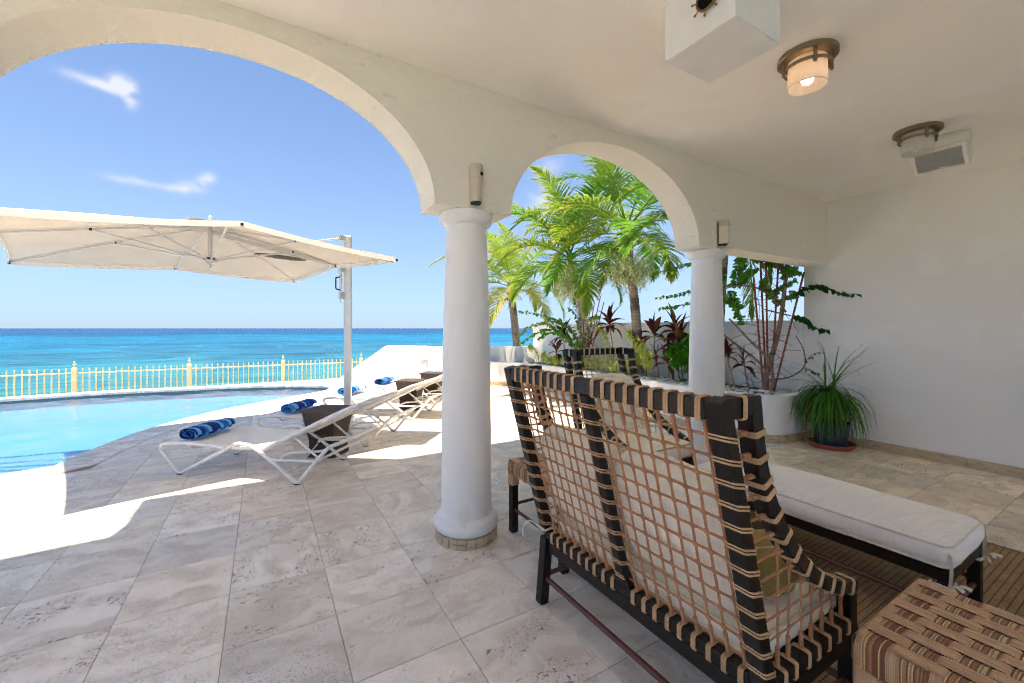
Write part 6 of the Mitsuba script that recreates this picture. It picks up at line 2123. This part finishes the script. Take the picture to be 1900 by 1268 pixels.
for pts, n in (([(5.50, 3.70, 1.6), (5.46, 3.55, 1.95), (5.46, 3.45, 2.1)], 34), ([(5.5, 3.75, 1.7), (5.45, 3.5, 1.75), (5.45, 3.3, 1.78)], 36), ([(5.55, 3.3, 2.1), (5.5, 3.2, 2.3), (5.45, 3.12, 2.4)], 34), ([(5.6, 3.1, 2.2), (5.58, 3.2, 2.05), (5.55, 3.3, 1.95)], 30),
               ([(5.78, 2.82, 2.1), (5.76, 2.74, 2.16), (5.74, 2.66, 2.12)], 16), ([(5.72, 2.9, 1.9), (5.76, 2.8, 1.85), (5.80, 2.72, 1.92)], 14), ([(5.6, 3.0, 1.95), (5.66, 2.9, 1.9), (5.7, 2.82, 1.86)], 16), ([(5.62, 3.05, 2.25), (5.7, 2.92, 2.3), (5.78, 2.82, 2.36)], 26), ([(5.52, 3.25, 1.5), (5.5, 3.3, 1.75), (5.5, 3.4, 1.9)], 26)):
    for e_ in range(2):
        vine_spray(br, [np.array(q) + rn.normal(0, 0.05, 3) * [0.6, 1, 1] for q in pts], n + 8, 0.095, rn, MD, False, hang=0.6)
part(br, 'tie', moved(lathe([(0.036, -0.012), (0.038, 0.0), (0.036, 0.012)], 14), (5.66, 2.90, 1.06)), 'blade_leaf', label='green plastic tie', uv=np.zeros((42, 2)))

# small plants at the foot of the planter
for k, (x, y, lab) in enumerate(((5.42, 4.08, 'small green seedling among the cobbles next to the right column'), (5.62, 3.42, 'tiny lime green seedling on the planter soil behind the right column'))):
    t = thing('seedling', lab, 'plant')
    rs = np.random.default_rng(90 + k)
    for j in range(9):
        a = j * 2.4
        el = rs.uniform(0.3, 1.1)
        m, uv = leaf_mesh((x, y, 0.55), (math.cos(a) * math.cos(el), math.sin(a) * math.cos(el), math.sin(el)), (0, 0, 1), rs.uniform(0.10, 0.16), 0.045, 0.6, 6, 0.5, 0.25)
        part(t, 'leaf', m, 'vine_leaf' if k == 0 else 'vine_bright', smooth=True, uv=uv)
rock = thing('white_rock', 'single large white rock on the far end of the planter', 'rock')
b = trimesh.creation.icosphere(subdivisions=3, radius=1.0)
vv = np.asarray(b.vertices)
vv = vv * (1 + 0.5 * (meshkit.fbm(vv * 1.2 + 4, 4, 3) - 0.5))[:, None] * [0.15, 0.12, 0.09]
put(rock, moved(trimesh.Trimesh(vv, b.faces, process=False), (5.42, 8.30, 0.60)), 'pebble', smooth=True)

# potted plant against the side wall
px, py = 5.725, 2.275
pot = thing('potted_plant', 'arching grassy plant in a dark blue glazed pot against the side wall', 'potted plant')
part(pot, 'pot', moved(lathe([(0.0, 0.022), (0.135, 0.022), (0.142, 0.03), (0.165, 0.16), (0.178, 0.27), (0.188, 0.285), (0.190, 0.30), (0.178, 0.303), (0.168, 0.27), (0.0, 0.262)], 40), (px, py, 0)), 'pot_blue', smooth=35)
part(pot, 'soil', moved(lathe([(0.167, 0.272), (0.09, 0.283), (0.0, 0.286)], 24), (px, py, 0)), 'soil', smooth=True)
sau = thing('plant_saucer', 'terracotta red saucer under the blue pot', 'saucer')
put(sau, moved(lathe([(0.0, 0.002), (0.196, 0.002), (0.206, 0.008), (0.226, 0.046), (0.234, 0.049), (0.234, 0.058), (0.222, 0.059), (0.214, 0.045), (0.196, 0.018), (0.0, 0.018)], 44), (px, py, 0)), 'terracotta', smooth=30)
rs = np.random.default_rng(95)
crown = np.array([px, py - 0.01, 0.60])
stems = []
for k in range(7):
    a = rs.uniform(0, 2 * PI)
    h = crown + [0.07 * math.cos(a), 0.07 * math.sin(a), rs.uniform(-0.08, 0.05)]
    part(pot, 'cane', tube(spline([(px + 0.05 * math.cos(a), py + 0.05 * math.sin(a), 0.27), (px + 0.08 * math.cos(a), py + 0.08 * math.sin(a), 0.45), h], 8), np.linspace(0.010, 0.007, 9), 6), 'twig', smooth=True)
    stems.append(h)


def clampx(m):
    v = np.asarray(m.vertices).copy()
    v[:, 0] = np.minimum(v[:, 0], 6.015 + 0 * v[:, 0])
    lowz = v[:, 2] < 0.012
    v[lowz, 2] = 0.012
    inp = (v[:, 1] > 2.585)
    v[inp & (v[:, 2] < 0.57), 1] = 2.585
    return trimesh.Trimesh(v, m.faces, process=False)


ms, dry = [], []
for k in range(260):
    h = stems[rs.integers(len(stems))]
    a = rs.uniform(0, 2 * PI)
    tall = k < 26
    el = rs.uniform(0.85, 1.3) if tall else rs.uniform(-0.1, 0.85)
    L = rs.uniform(0.62, 0.95) if tall else rs.uniform(0.40, 0.74)
    d = (math.cos(a) * math.cos(el), math.sin(a) * math.cos(el), math.sin(el))
    m, uv = leaf_mesh(h + rs.normal(0, 0.015, 3), d, (0, 0, 1), L, rs.uniform(0.017, 0.028) * (0.7 if tall else 1), (rs.uniform(0.5, 1.6) if tall else rs.uniform(1.6, 3.6)), 12, 0.25, 0.25)
    (dry if (k > 246) else ms).append((clampx(m), uv))
m, uv = catuv(ms)
part(pot, 'blades', m, 'blade_leaf', smooth=True, uv=uv, kind='stuff')
m, uv = catuv(dry)
part(pot, 'dry_blades', m, 'dry_leaf', smooth=True, uv=uv, kind='stuff', label='withered tan blades')
